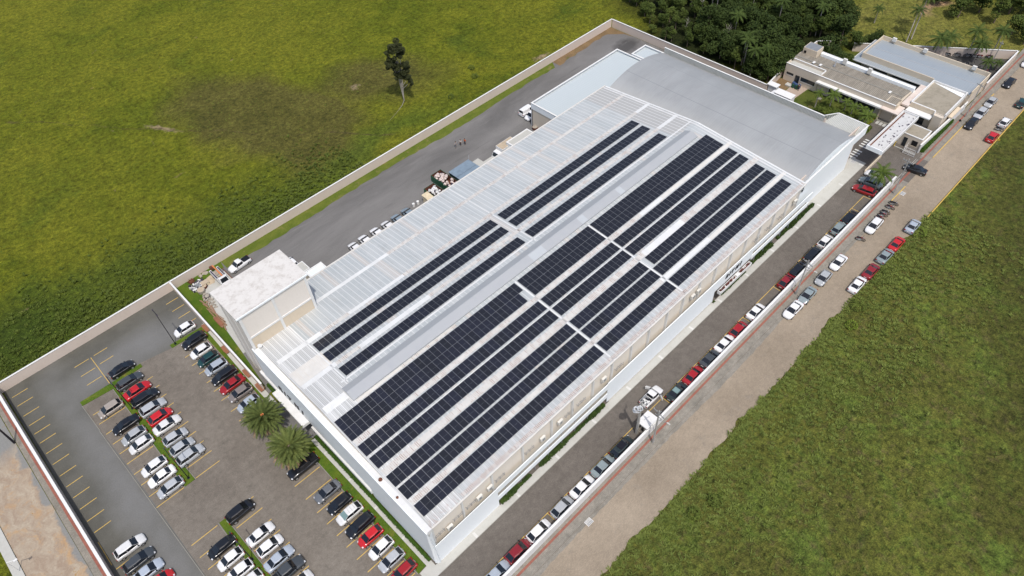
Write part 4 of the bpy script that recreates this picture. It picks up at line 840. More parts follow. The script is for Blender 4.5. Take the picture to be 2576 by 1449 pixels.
# benches
for y, t_ in ((99.8, 'nearest the inner corner'), (92.7, 'second from the inner corner'), (85.4, 'third from the inner corner'), (81.2, 'nearest the facade')):
    o = thing('garden_bench', 'brown curved bench on the path by the inner wall, '+t_, 'bench', (13.45, y-.3, 0), 0, 'brown benches along the inner wall'); pr = MB()
    for k in range(7):
        a = -.9+k*.3; pr.box(-.42+.1*abs(a)**2, .3-.05*abs(a), a-.148, a+.148, .40, .46)
    pr.build('seat', 'brown', o); b = MB()
    for k in range(7):
        a = -.9+k*.3; b.add([(.3, a-.148, .46), (.3, a+.148, .46), (.5, a+.148, .95), (.5, a-.148, .95), (.34, a-.148, .46), (.34, a+.148, .46), (.54, a+.148, .95), (.54, a-.148, .95)], [(3, 2, 1, 0), (4, 5, 6, 7), (0, 1, 5, 4), (2, 3, 7, 6), (1, 2, 6, 5), (3, 0, 4, 7)])
    b.build('backrest', 'brown', o)
    for s_ in (-.75, .75): MB().box(-.3, .3, s_-.06, s_+.06, .1, .4).build('leg', 'plank', o)
# ------------------------------------------------------------------ lamps and poles
def lot_lamp(x, y, h, label):
    o = thing('street_lamp', label, 'street lamp', (x, y, 0), 0, 'tall black parking lot lamps')
    MB().box(-.2, .2, -.2, .2, .0, .12).cyl((0, 0, .1), (0, 0, h), .075, .045).build('pole', 'black', o)
    MB().box(-.05, .05, -.9, .9, h-.05, h+.03).build('arm', 'black', o)
    for s_ in (-1, 1): MB().box(-.09, .09, s_*.9-.16, s_*.9+.16, h-.03, h+.06).build('lamp_head', 'bagd', o)
lot_lamp(7.87, 100.5, 8.9, 'tall black lamp standing on the lawn spur by the top white hatchback')
lot_lamp(-3.7, 93.2, 8.4, 'tall black lamp in the grass divider, nearer the back wall')
lot_lamp(-3.2, 74.6, 8.2, 'tall black lamp at the near tip of the long grass divider')
lot_lamp(-2.9, 56.3, 8.0, 'tall black lamp in the divider between the bottom car rows')
def pole(x, y, h, label, arm=2.4, ang_=90, lamp=False, mat='polec', kit=0):
    o = thing('utility_pole', label, 'utility pole', (x, y, 0), 0)
    MB().add([(-.17, -.1, 0), (.17, -.1, 0), (.17, .1, 0), (-.17, .1, 0), (-.1, -.07, h), (.1, -.07, h), (.1, .07, h), (-.1, .07, h)], [(0, 1, 5, 4), (1, 2, 6, 5), (2, 3, 7, 6), (3, 0, 4, 7), (4, 5, 6, 7)]).build('pole', mat, o)
    c, s_ = math.cos(R(ang_)), math.sin(R(ang_)); a = MB().obox((0, 0), (c, s_), arm, .1, h-.75, h-.63)
    if kit: a.obox((0, 0), (c, s_), arm*.6, .08, h-1.6, h-1.5); a.obox((.2, .1), (-s_, c), 1.1, .07, h-1.0, h-.93)
    a.build('crossarm', 'steel', o)
    for k in (-.46, -.2, .2, .46): MB().cyl((c*arm*k, s_*arm*k, h-.63), (c*arm*k, s_*arm*k, h-.38), .07, .045, 8).build('insulator', 'path', o)
    if lamp:
        MB().cyl((0, 0, h-2.4), (.3, -1.5, h-2.0), .035).build('lamp_arm', 'steel', o); MB().box(.18, .42, -1.95, -1.4, h-2.06, h-1.93).build('lamp_head', 'path', o)
    return o
pole(50.9, 26.95, 9.4, 'twin-arm concrete pole on the pavement beside the white booth', 2.3, 80, True, kit=1)
pole(92.4, 27.0, 9.0, 'dark street pole with street light beside the greenish sedan', 2.2, 75, True, kit=1)
pole(129.4, 26.95, 8.9, 'street pole whose arms reach over the black car leaving the gate', 2.2, 80, False, kit=1)
pole(164.1, 27.3, 8.8, 'slim street pole beside the metal-roofed office', 1.9, 75, False)
pole(191.0, 32.0, 5.2, 'pale pole inside the motorcycle yard', .8, 75, False)
pole(-20.3, 101.2, 6.5, 'dark pole on the side road pavement outside the corner wall', .3, 0, False, 'black')
tp = thing('utility_pole', 'thick concrete service pole with coiled equipment beside the white pickup', 'utility pole', (50.5, 29.85, 0))
MB().add([(-.22, -.16, 0), (.22, -.16, 0), (.22, .16, 0), (-.22, .16, 0), (-.13, -.1, 9.2), (.13, -.1, 9.2), (.13, .1, 9.2), (-.13, .1, 9.2)], [(0, 1, 5, 4), (1, 2, 6, 5), (2, 3, 7, 6), (3, 0, 4, 7), (4, 5, 6, 7)]).build('pole', 'polec', tp)
MB().cyl((0, 0, 9.1), (1.0, .35, 9.4), .05).cyl((1.0, .35, 9.4), (1.0, .35, 9.1), .05).cyl((-.1, 0, 8.3), (1.0, .5, 8.5), .04).cyl((0, 0, 8.0), (-.8, .1, 8.1), .05).build('bracket', 'steel', tp)
cb = MB()
for q in range(3):
    cx, cy, cz, r_ = ((-.75, .15, 7.6, .55), (-.55, -.25, 8.2, .4), (-.95, .1, 8.0, .34))[q]; prev = None
    for k in range(15):
        a = k/14*6.283; p = (cx+r_*math.cos(a), cy+r_*math.sin(a), cz+.12*math.sin(2*a))
        if prev: cb.cyl(prev, p, .085, None, 6)
        prev = p
cb.ball((-1.05, .25, 7.5), .36, 0, 8, 5, .6); cb.ball((-.55, .2, 8.0), .26, 0, 8, 5, .8); cb.box(-.5, -.12, -.22, .22, 7.2, 8.1); cb.build('coiled_equipment', 'alu', tp)
bt = thing('guard_booth', 'small beige booth with flat white roof built against the street wall', 'booth', (52.3, 29.3, 0))
part('wall', MB().box(51.0, 53.2, 28.6, 30.1, 0, 2.6), 'beige', bt); part('roof', MB().box(50.75, 53.5, 28.25, 30.3, 2.6, 2.78), 'white', bt); part('window', MB().box(50.9, 50.998, 29.0, 29.4, 1.0, 2.0).box(50.9, 50.998, 29.6, 29.8, 1.5, 2.3).box(51.3, 52.2, 28.32, 28.4, 2.3, 2.55), 'dark', bt)
part('meter_box', MB().box(50.6, 50.98, 29.85, 30.15, 1.2, 1.6), 'white', bt)
# ------------------------------------------------------------------ yard clutter
def bin_(label, x0, x1, y0, y1, h, bags, seed):
    o = thing('waste_container', label, 'skip', ((x0+x1)/2, (y0+y1)/2, 0)); t_ = .08
    sh = MB().box(x0, x0+t_, y0, y1, .15, h).box(x1-t_, x1, y0, y1, .15, h).box(x0+t_, x1-t_, y0, y0+t_, .15, h).box(x0+t_, x1-t_, y1-t_, y1, .15, h)
    for k in range(int((y1-y0)/.7)): sh.box(x0-.05, x0, y0+.3+k*.7, y0+.38+k*.7, .15, h-.05)
    part('shell', sh, 'gbin', o); part('inner_lining', MB().box(x0+t_, x0+t_+.02, y0+t_, y1-t_, .2, h-.02).box(x1-t_-.02, x1-t_, y0+t_, y1-t_, .2, h-.02).box(x0+t_, x1-t_, y1-t_-.02, y1-t_, .2, h-.02).box(x0+t_, x1-t_, y0+t_, y1-t_, .15, .2), 'rust', o)
    rnd.seed(seed); k = 0
    b = [MB(), MB()]
    for i in range(46):
        x, y = rnd.uniform(x0+.35, x1-.35), rnd.uniform(y0+.4, y1-.8); r_ = rnd.uniform(.2, .42)
        b[0 if rnd.random() < .86 else 1].ball((x, y, h-.25+rnd.uniform(-.1, .3)), r_, 0, 8, 5, rnd.uniform(.45, .9), .22)
    pile = b[0].build('sack_pile', bags); pile.name = 'sack_pile'; tag(pile, label=('heap of white plastic sacks in the nearer green container' if bags == 'bagw' else 'heap of pinkish plastic sacks in the rusty-lined green container'), cat='sacks', kind='stuff')
    d = b[1].build('dark_sacks', 'bagd'); tag(d, label=('dark bags among the white sacks' if bags == 'bagw' else 'dark bags among the pinkish sacks'), cat='sacks', kind='stuff')
bin_('open green waste container filled with white sacks', 64.6, 67.3, 92.8, 98.4, 1.3, 'bagw', 2)
bin_('open green waste container with rusty lining, filled with pinkish sacks', 68.2, 71.0, 93.6, 100.3, 1.7, 'bagp', 4)
bc = thing('lidded_container', 'large container with blue-grey lids beside the green waste containers', 'container', (74.2, 96, 0))
part('body', MB().box(71.5, 77.1, 93.0, 98.0, .15, 1.8), 'dkc' if 'dkc' in MT else 'car_dkgrey', bc); part('lid', MB().box(71.4, 77.2, 95.5, 98.1, 1.802, 1.9), 'tarp', bc); part('lid', MB().box(71.4, 77.2, 92.9, 95.42, 1.802, 1.9), 'tarp', bc)
part('lever', MB().cyl((77.2, 97.9, 1.8), (77.9, 98.7, 2.3), .04), 'steel', bc)
o = thing('cream_cabinet', 'cream metal cabinet beside the nearer green container', 'cabinet', (63.4, 95.6, 0)); part('body', MB().box(62.7, 64.1, 94.6, 96.4, 0, 1.7), 'cream', o); part('lid', MB().add([(62.6, 94.5, 1.702), (64.2, 94.5, 1.702), (64.2, 96.6, 1.9), (62.6, 96.6, 1.9), (62.6, 94.5, 1.76), (64.2, 94.5, 1.76), (64.2, 96.6, 2.0), (62.6, 96.6, 2.0)], [(0, 3, 2, 1), (4, 5, 6, 7), (0, 1, 5, 4), (2, 3, 7, 6), (1, 2, 6, 5), (3, 0, 4, 7)]), 'cream', o)
for x, y, t_ in ((61.6, 96.9, 'nearer the green containers'), (60.5, 97.0, 'nearer the parked cars')):
    o = thing('drum', 'white drum in the back yard, '+t_, 'drum', (x, y, 0), 0, 'white drums in the back yard'); MB().cyl((0, 0, 0), (0, 0, .7), .27, .27, 14).build('barrel', 'white', o); MB().cyl((0, 0, .7), (0, 0, .76), .29, .29, 14).build('lid', 'coping', o)
o = thing('cable_drum', 'round wooden tub at the foot of the annex wall', 'tub', (96.6, 96.6, 0)); MB().cyl((0, 0, 0), (0, 0, .6), .62, .68, 16).build('tub', 'rust', o); MB().cyl((0, 0, .6), (0, 0, .64), .6, .6, 16).build('filling', 'rubble', o)
# junk corner behind the tower
def tub(x, y, r_, h, m, label, rim=True):
    o = thing('round_tub', label, 'tub', (x, y, 0)); MB().cyl((0, 0, 0), (0, 0, h), r_*.9, r_, 16).build('tub', m, o); MB().cyl((0, 0, h), (0, 0, h+.02), r_*.82, r_*.82, 16).build('filling', 'tan' if m != 'bagd' else 'rubble', o)
tub(17.4, 108.4, .75, .7, 'rubble', 'round tan topped tub in the junk corner'); tub(18.4, 109.0, .5, .5, 'rust', 'small brown tub in the junk corner'); tub(17.5, 106.3, .55, .5, 'bagd', 'dark round basin beside the tower wall')
o = thing('brush_heap', 'heap of orange-brown scrap by the perimeter wall', 'scrap heap', (17.3, 112.2, 0)); rnd.seed(6); mb = MB()
for k in range(60): a = rnd.uniform(0, 6.28); r_ = rnd.uniform(0, .6); mb.obox((r_*math.cos(a), r_*math.sin(a)), (math.cos(a*3), math.sin(a*3)), rnd.uniform(.2, .7), .06, rnd.uniform(.02, .3), rnd.uniform(.32, .4))
mb.build('scrap', 'rust', o)
o = thing('scrap_pile', 'pile of dark and pale scrap on a slab beside the utility truck', 'scrap heap', (17.7, 110.2, 0)); mb = [MB(), MB(), MB()]
for k in range(90):
    a = rnd.uniform(0, 3.14); mb[k % 3].obox((rnd.uniform(-1.3, 1.2), rnd.uniform(-1.0, 1.0)), (math.cos(a), math.sin(a)), rnd.uniform(.3, .9), rnd.uniform(.08, .4), rnd.uniform(0, .25), rnd.uniform(.26, .6))
for m_, b_, n_ in (('bagd', mb[0], 'dark_scrap'), ('white', mb[1], 'pale_scrap'), ('steel', mb[2], 'metal_scrap')): b_.build(n_, m_, o)
o = thing('covered_crate', 'beige covered crate between scrap pile and utility truck', 'crate', (18.9, 109.6, 0)); MB().box(-.7, .6, -.5, .5, 0, .7).build('body', 'cream', o); MB().box(-.74, .64, -.54, .54, .7, .74).build('cover', 'tan', o)
o = thing('tarpaulin', 'brown tarpaulin sheet spread beside the utility truck', 'tarpaulin', (20.1, 109.9, .03)); MB().add([(-.8, -.9, 0), (.2, -1.2, .05), (.9, -.2, .1), (.6, 1.0, .3), (-.3, .9, .22), (-.9, .2, .08), (0, 0, .3)], [(0, 1, 6), (1, 2, 6), (2, 3, 6), (3, 4, 6), (4, 5, 6), (5, 0, 6)]).build('sheet', 'tan', o)
tag(MB().add([(19.6+rnd.gauss(0, .9), 112.3+rnd.gauss(0, .3), .03+rnd.random()*.1) for k in range(1)], []).ball((19.3, 112.4, .1), .5, 0, 9, 5, .35, .4).ball((20.1, 112.5, .1), .55, 0, 9, 5, .3, .4).ball((20.6, 112.3, .05), .35, 0, 9, 5, .5, .4).build('rubble_heap', 'rubble'), 'low heap of pale rubble against the perimeter wall', 'rubble')
pk = thing('timber_stack', 'long stack of old planks lying along the tower wall', 'timber', (16.3, 103, 0)); mb = MB(); rnd.seed(8)
for k in range(26): y = rnd.uniform(-5.2, 2.8); mb.obox((rnd.uniform(-.35, .5)+(.06*y), y), (math.sin(rnd.uniform(-.2, .25)), 1), rnd.uniform(1.5, 3.2), rnd.uniform(.08, .25), rnd.uniform(0, .15), rnd.uniform(.18, .4))
mb.build('planks', 'plank', pk); mb = MB()
for k in range(24): y = rnd.uniform(-1.5, 3.4); mb.obox((rnd.uniform(.3, 1.5), y+1), (math.sin(y*7), math.cos(y*7)), rnd.uniform(.3, .8), rnd.uniform(.1, .4), rnd.uniform(0, .1), rnd.uniform(.15, .5))
mb.build('concrete_offcuts', 'rubble', pk)
o = thing('reddish_panel_stack', 'long reddish brown panels leaning at the tower foot', 'panels', (15.9, 99.1, 0)); MB().box(-.35, .35, -1.4, 1.4, 0, .3).box(-.25, .4, -1.2, 1.3, .302, .42).build('panels', 'brown', o)
o = thing('edging_line', 'rusty edging strip set in the yard beside the utility truck', 'edging', (23.3, 109.2, 0)); MB().box(-.08, .08, -2.1, 2.1, 0, .06).build('strip', 'rust', o)
o = thing('white_shed', 'small white-roofed shed squeezed between perimeter wall and garden', 'shed', (144.0, 64.2, 0)); MB().box(-.4, .9, -1.0, 1.0, 0, 2.3).build('wall', 'white', o); MB().box(-.6, 1.1, -1.2, 1.2, 2.3, 2.42).build('roof', 'coping', o)
o = thing('chamber_cover', 'square concrete chamber lid on the garden lawn', 'chamber lid', (149.4, 54.8, .01)); MB().box(-.45, .45, -.45, .45, 0, .14).build('lid', 'kerb', o)
o = thing('chamber_cover', 'square concrete chamber by the service door', 'chamber lid', (149.6, 63.0, .01)); MB().box(-.6, .6, -.7, .7, 0, .35).build('lid', 'path', o)
o = thing('waste_bins', 'cluster of dark wheeled bins at the office service door', 'bins', (149.9, 61.4, .02)); MB().box(-.3, .3, -.3, .3, 0, 1.0).box(-.1, .5, .4, 1.0, 0, 1.05).box(-.2, .45, -1.1, -.5, 0, 1.0).build('bins', 'cyan', o); MB().box(-.7, -.32, .2, .7, 0, .9).box(-.7, -.32, -.8, -.2, 0, .95).build('bins', 'gbin', o)
def grate(x, y, label, z=.005):
    o = thing('drain_grate', label, 'drain grate', (x, y, z)); mb = MB()
    for k in range(6): mb.box(-.5, .5, -.42+k*.16, -.34+k*.16, 0, .012)
    mb.box(-.56, -.5, -.46, .46, 0, .014).box(.5, .56, -.46, .46, 0, .014); mb.build('bars', 'coping', o); MB().box(-.5, .5, -.44, .44, 0, .004).build('pit', 'dark', o)
grate(34.5, 25.7, 'slotted drain grate at the kerb of the lower street'); grate(130.7, 25.6, 'small drain grate below the gate pole'); grate(133.5, 37.8, 'dark drain grate by the hall far corner', .105)
o = thing('traffic_sign', 'small dark diamond sign on a post beside the yellow kerb', 'sign', (158.8, 27.0, .12)); MB().cyl((0, 0, 0), (0, 0, 2.0), .03).build('post', 'steel', o); MB().add([(-.02, -.35, 1.95), (-.02, 0, 2.3), (-.02, .35, 1.95), (-.02, 0, 1.6), (.02, -.35, 1.95), (.02, 0, 2.3), (.02, .35, 1.95), (.02, 0, 1.6)], [(3, 2, 1, 0), (4, 5, 6, 7), (0, 1, 5, 4), (1, 2, 6, 5), (2, 3, 7, 6), (3, 0, 4, 7)]).build('plate', 'black', o)
o = thing('traffic_sign', 'yellow diamond sign in the grass beside the red hatchback', 'sign', (158.2, 18.4, 0)); MB().cyl((0, 0, 0), (0, 0, 1.6), .03).build('post', 'steel', o); MB().add([(-.02, -.35, 1.55), (-.02, 0, 1.9), (-.02, .35, 1.55), (-.02, 0, 1.2), (.02, -.35, 1.55), (.02, 0, 1.9), (.02, .35, 1.55), (.02, 0, 1.2)], [(3, 2, 1, 0), (4, 5, 6, 7), (0, 1, 5, 4), (1, 2, 6, 5), (2, 3, 7, 6), (3, 0, 4, 7)]).build('plate', 'yel', o)
o = thing('lamp_bracket', 'grey metal frame lamp leaning over the side road wall', 'lamp', (-27.4, 79.0, .16)); MB().cyl((0, 0, 0), (0, 0, 3.2), .05).cyl((0, 0, 3.2), (1.0, -.6, 3.4), .05).box(.8, 1.3, -.8, -.5, 3.3, 3.42).build('frame', 'coping', o)
# ------------------------------------------------------------------ cars
SPEC = dict(  # length, half width, height, windscreen base, roof front, roof rear, rear glass base, rear deck height
    hatch=(3.95, .86, 1.47, 1.18, .38, -1.15, -1.84, .96), sedan=(4.4, .88, 1.43, 1.22, .34, -.85, -1.62, .98), suv=(4.4, .92, 1.64, 1.25, .50, -1.55, -2.08, 1.03),
    wagon=(4.5, .88, 1.48, 1.22, .36, -1.6, -2.12, .98), mpv=(4.1, .87, 1.58, 1.32, .50, -1.4, -1.92, 1.0), pickup=(4.75, .88, 1.58, 1.15, .52, -.45, -.62, .98), van=(4.6, .9, 1.85, 1.45, .95, -2.1, -2.2, 1.1), crew=(5.1, .93, 1.78, 1.2, .6, -1.0, -1.2, 1.05))
def car_meshes(kind):
    L, Wd, Ht, wb, rfx, rrx, rb, dk = SPEC[kind]; h = L/2; rear = -h; bz = .95 if kind not in ('suv', 'van', 'crew') else 1.06
    st = [(rear, .55, .76), (rear+.06, dk-.12, .87), (rear+.22, dk-.02, .96), (rb-.02, dk+.02 if kind in ('sedan',) else dk, 1.0), (rrx, bz, 1.0), (0, bz, 1.0), (wb, bz, 1.0), (wb+.25, bz-.04, .99), (h-.45, bz-.16, .93), (h-.2, bz-.26, .82), (h-.05, .56, .66), (h, .42, .58)]
    st = [s for i, s in enumerate(st)]; xs = sorted(set(st), key=lambda q: q[0]); b = MB(); V = []
    for x, zt, k in xs:
        w_ = Wd*k; lo = .22 if abs(x) < h-.3 else .28
        V.append([(x, w_*.90, lo), (x, w_*.985, min(.42, zt)), (x, w_, min(.62, zt-.04)), (x, w_*.975, min(.84, zt-.05)), (x, w_*.90, zt-.015), (x, w_*.60, zt+.012), (x, 0, zt+.025)])
    n = 13; pts = []
    for r in V: pts += r+[(x, -y, z) for x, y, z in r[-2::-1]]
    F = []
    for i in range(len(V)-1):
        for j in range(n-1): F.append((i*n+j, (i+1)*n+j, (i+1)*n+j+1, i*n+j+1))
    F.append(tuple(range(n))); F.append(tuple((len(V)-1)*n+j for j in range(n))[::-1]); b.add(pts, F, 0, True)
    # cabin
    def ring(xf, xr, wf, wr, z, k=.0): return [(xf, wf, z), ((xf+xr)/2, max(wf, wr)+k, z), (xr, wr, z), (xr, -wr, z), ((xf+xr)/2, -max(wf, wr)-k, z), (xf, -wf, z)]
    z0 = bz-.03; zr = Ht-.05
    lo = ring(wb, rb, Wd*.83, Wd*.80, z0, .07); hi = ring(rfx, rrx, Wd*.70, Wd*.66, zr, .04); tp = ring(rfx-.14, rrx+.16, Wd*.55, Wd*.50, Ht, .03)
    ci = [(i, (i+1) % 6) for i in range(6)]
    b.add(lo+hi+tp, [(a, bb, 6+bb, 6+a) for a, bb in ci]+[(6+a, 6+bb, 12+bb, 12+a) for a, bb in ci]+[(12, 13, 14, 15, 16, 17)], 0, False)
    if kind == 'pickup' or kind == 'crew':   # open load bed
        x0b, x1b = rear+.12, rb-.12; b.add([(x0b, -Wd*.78, dk+.035), (x1b, -Wd*.78, dk+.035), (x1b, Wd*.78, dk+.035), (x0b, Wd*.78, dk+.035)], [(0, 1, 2, 3)], 1)
    lerp = lambda p, q, t: tuple(p[i]+(q[i]-p[i])*t for i in range(3))
    def patch(a, bq, c, d, ins, off, ins2=None):  # a,b low ; c,d high
        ins2 = ins if ins2 is None else ins2
        a2, b2, c2, d2 = lerp(lerp(a, d, .06), lerp(bq, c, .06), ins), lerp(lerp(bq, c, .06), lerp(a, d, .06), ins), lerp(lerp(c, bq, .05), lerp(d, a, .05), ins2), lerp(lerp(d, a, .05), lerp(c, bq, .05), ins2)
        A, B, C = Vector(a2), Vector(b2), Vector(c2); nn = (B-A).cross(C-B).normalized()*off
        return [tuple(Vector(p)+nn) for p in (a2, b2, c2, d2)]
    out = {'body': b.mesh('body_'+kind, ['car_white', 'dark'])}
    ws = MB().add(patch(lo[5], lo[0], hi[0], hi[5], .02, .014), [(0, 1, 2, 3)]); out['windscreen'] = ws.mesh('windscreen_'+kind, 'glass')
    out['rear_window'] = MB().add(patch(lo[2], lo[3], hi[3], hi[2], .04, .014), [(0, 1, 2, 3)]).mesh('rear_window_'+kind, 'glass')
    if kind != 'van':
        sl = MB().add(patch(lo[0], lo[1], hi[1], hi[0], .012, .014), [(0, 1, 2, 3)]).add(patch(lo[1], lo[2], hi[2], hi[1], .02, .014), [(0, 1, 2, 3)])
        sr = MB().add(patch(lo[4], lo[5], hi[5], hi[4], .012, .014), [(0, 1, 2, 3)]).add(patch(lo[3], lo[4], hi[4], hi[3], .02, .014), [(0, 1, 2, 3)])
    else:
        sl = MB().add(patch(lerp(lo[0], lo[1], .1), lerp(lo[0], lo[1], .7), lerp(hi[0], hi[1], .6), hi[0], .04, .012), [(0, 1, 2, 3)]); sr = MB().add(patch(lerp(lo[5], lo[4], .7), lerp(lo[5], lo[4], .1), hi[5], lerp(hi[5], hi[4], .6), .04, .012), [(0, 1, 2, 3)])
    out['side_window'] = [sl.mesh('side_window', 'glass'), sr.mesh('side_window', 'glass')]
    wr = .31 if kind not in ('suv', 'crew', 'van') else .35; wx = (h-.78, rear+.75); wh = MB().cyl((0, -.09, 0), (0, .09, 0), wr, None, 16, 0).cyl((0, .091, 0), (0, .10, 0), wr*.62, None, 12, 1).cyl((0, -.091, 0), (0, -.10, 0), wr*.62, None, 12, 1)
    out['wheel'] = wh.mesh('wheel', ['tyre', 'rim']); out['wpos'] = [(x, s*(Wd-.075), wr) for x in wx for s in (-1, 1)]
    hlm = lambda s: MB().add([(h-.30, s*Wd*.86, bz-.25), (h-.12, s*Wd*.83, bz-.36), (h-.06, s*Wd*.55, bz-.34), (h-.24, s*Wd*.58, bz-.195)], [(0, 1, 2, 3) if s < 0 else (3, 2, 1, 0)]); out['headlight'] = [hlm(-1).mesh('headlight', 'lamp'), hlm(1).mesh('headlight', 'lamp')]
    tlm = lambda s: MB().box(rear-.012, rear+.05, min(s*Wd*.62, s*Wd*.92), max(s*Wd*.62, s*Wd*.92), dk-.3, dk-.1); out['tail_light'] = [tlm(-1).mesh('tail_light', 'tail'), tlm(1).mesh('tail_light', 'tail')]
    mm = lambda s: MB().box(wb-.32, wb-.18, min(s*Wd*.92, s*(Wd+.17)), max(s*Wd*.92, s*(Wd+.12)), bz-.04, bz+.08); out['mirror'] = [mm(-1).mesh('mirror', 'black'), mm(1).mesh('mirror', 'black')]
    out['number_plate'] = MB().box(rear-.025, rear-.005, -.25, .25, .55, .68).mesh('plate', 'coping')
    return out
CM = {}; PROTO = {}
def make_car(kind, color):
    if kind not in CM: CM[kind] = car_meshes(kind)
    m = CM[kind]; o = thing('parked_car', 'car', 'car'); b = obj('body', m['body'], o); b.material_slots[0].link = 'OBJECT'; b.material_slots[0].material = MT['car_'+color]
    obj('windscreen', m['windscreen'], o); obj('rear_window', m['rear_window'], o)
    for k in ('side_window', 'headlight', 'tail_light', 'mirror'):
        for q in m[k]:
            c = obj(k, q, o)
            if k == 'mirror' and color in ('brightred', 'red'): c.material_slots[0].link = 'OBJECT'; c.material_slots[0].material = MT['car_'+color]
    for p in m['wpos']: w_ = obj('wheel', m['wheel'], o); w_.location = p
    obj('number_plate', m['number_plate'], o)
    return o
WORD = dict(white='white', silver='silver', grey='mid-grey', black='black', red='dark red', brightred='bright red', green='dark teal', beige='beige-grey', bluesilver='pale silver', dkgrey='charcoal', greygreen='grey', bluegrey='blue-grey', dkgreen='greenish black', brown='taupe', darkblue='dark blue', darkred='maroon')
KW = dict(hatch='hatchback', sedan='sedan', suv='SUV', wagon='estate car', mpv='tall hatchback', pickup='pickup', van='van', crew='double-cab pickup')
def car(x, y, a, kind, color, where, group=None, z=.0, extra=''):
    key = (kind, color); a += rnd.uniform(-1.8, 1.8); x += rnd.uniform(-.08, .08); y += rnd.uniform(-.06, .06)
    if key not in PROTO: o = PROTO[key] = make_car(kind, color); o.location = (x, y, z); o.rotation_euler = (0, 0, R(a))
    else: o = dup(PROTO[key], (x, y, z), R(a))
    sl_ = rnd.uniform(.97, 1.06); o.scale = (sl_, rnd.uniform(.98, 1.03), rnd.uniform(.96, 1.05)*(1.05 if kind == 'hatch' and rnd.random() < .4 else 1))
    nm = {'pickup': 'parked_pickup', 'crew': 'parked_pickup', 'van': 'parked_van'}.get(kind, 'parked_car'); o.name = nm
    o['label'] = WORD[color]+' '+KW[kind]+(' '+extra if extra else '')+', '+where; o['category'] = {'pickup': 'pickup', 'crew': 'pickup', 'van': 'van'}.get(kind, 'car')
    if group: o['group'] = group
    return o
rnd.seed(12)
# facade row, noses towards the lower left
C = [(10.55, 101.7, 'hatch', 'white'), (10.5, 98.0, 'suv', 'black'), (10.3, 95.0, 'hatch', 'white'), (10.25, 92.4, 'hatch', 'green'), (10.3, 89.8, 'mpv', 'bluesilver'), (10.4, 87.2, 'suv', 'black'), (10.5, 84.6, 'sedan', 'red'), (10.5, 81.95, 'hatch', 'brown'), (10.4, 79.2, 'hatch', 'bluesilver'),
     (10.4, 62.8, 'crew', 'black'), (10.6, 56.6, 'sedan', 'grey'), (10.8, 53.8, 'hatch', 'black'), (10.9, 51.4, 'hatch', 'white'), (10.9, 48.9, 'suv', 'black'), (10.9, 46.5, 'hatch', 'brightred'), (10.9, 44.0, 'hatch', 'white'), (11.0, 41.6, 'hatch', 'silver'), (11.1, 39.1, 'hatch', 'red')]
cg = 'cars parked in the row along the facade'
for i, (x, y, k, c) in enumerate(C):
    t_ = ordn(i+1)+' from the top of the row facing the facade lawn'
    if i == 9: t_ = 'under the nearer date palm'
    o = car(x, y+.1, 180, k, c, t_, cg)
    if i == 12:
        MB().add([(.0, -.5, 1.512), (.05, .5, 1.512), (.02, .5, 1.522), (-.02, -.5, 1.522)], [(0, 1, 2, 3)]).box(-.45, -.42, -.5, .5, 1.5, 1.53).box(-.9, -.87, -.5, .5, 1.5, 1.53).build('roof_bar', 'steel', o)
        for c_ in o.children:
            if c_.name.startswith('windscreen'): c_.material_slots[0].link = 'OBJECT'; c_.material_slots[0].material = MT['glasslt']
    if i == 13: MB().add([(.97, -.45, 1.15), (.97, .45, 1.15), (.62, .42, 1.5), (.62, -.42, 1.5)], [(0, 1, 2, 3)]).build('sunshade', 'orange', o)
Bc = [(-1.4, 101.8, 'sedan', 'black'), (-1.5, 98.3, 'wagon', 'dkgrey'), (-1.5, 95.5, 'sedan', 'brightred'), (-1.2, 93.0, 'suv', 'black'), (-1.2, 90.3, 'wagon', 'silver'), (-1.2, 87.7, 'hatch', 'brightred'), (-1.05, 85.4, 'sedan', 'white'), (-1.2, 82.3, 'hatch', 'silver'), (-1.2, 79.9, 'hatch', 'silver'), (-1.0, 77.6, 'suv', 'silver')]
for i, (x, y, k, c) in enumerate(Bc): car(x, y, 0, k, c, ordn(i+1)+' from the top of the row right of the long grass divider', 'cars parked right of the long grass divider')
Ac = [(-6.3, 95.4, 'mpv', 'beige'), (-5.8, 90.5, 'sedan', 'black'), (-5.9, 87.5, 'hatch', 'silver'), (-5.8, 85.1, 'hatch', 'white'), (-6.1, 79.9, 'hatch', 'white'), (-6.0, 77.5, 'sedan', 'white'), (-5.9, 74.8, 'hatch', 'silver')]
for i, (x, y, k, c) in enumerate(Ac): car(x, y, 180, k, c, ordn(i+1)+' from the top of the row left of the long grass divider', 'cars parked left of the long grass divider')
for i, (x, y, k, c) in enumerate([(-14.5, 70.4, 'wagon', 'white'), (-14.4, 67.6, 'wagon', 'dkgrey'), (-14.2, 65.2, 'sedan', 'bluesilver'), (-13.6, 62.6, 'hatch', 'brightred')]): car(x, y, 0, k, c, ordn(i+1)+' from the top in the group beside the shadowed side wall', 'cars parked beside the side wall')
for i, (x, y, k, c) in enumerate([(-.3, 63.5, 'suv', 'black'), (0, 58.3, 'sedan', 'white'), (.05, 55.8, 'hatch', 'white'), (-.1, 53.35, 'sedan', 'bluesilver'), (-.2, 50.9, 'crew', 'dkgrey'), (.1, 48.4, 'hatch', 'white')]): car(x, y, 0, k, c, ordn(i+1)+' from the top, right of the lower grass divider', 'cars parked right of the lower grass divider')
for i, (x, y, k, c) in enumerate([(-5.1, 60.7, 'hatch', 'black'), (-5.1, 58.2, 'hatch', 'white'), (-4.9, 55.8, 'hatch', 'white'), (-4.8, 53.4, 'hatch', 'white')]): car(x, y, 180, k, c, ordn(i+1)+' from the top, left of the lower grass divider', 'cars parked left of the lower grass divider')
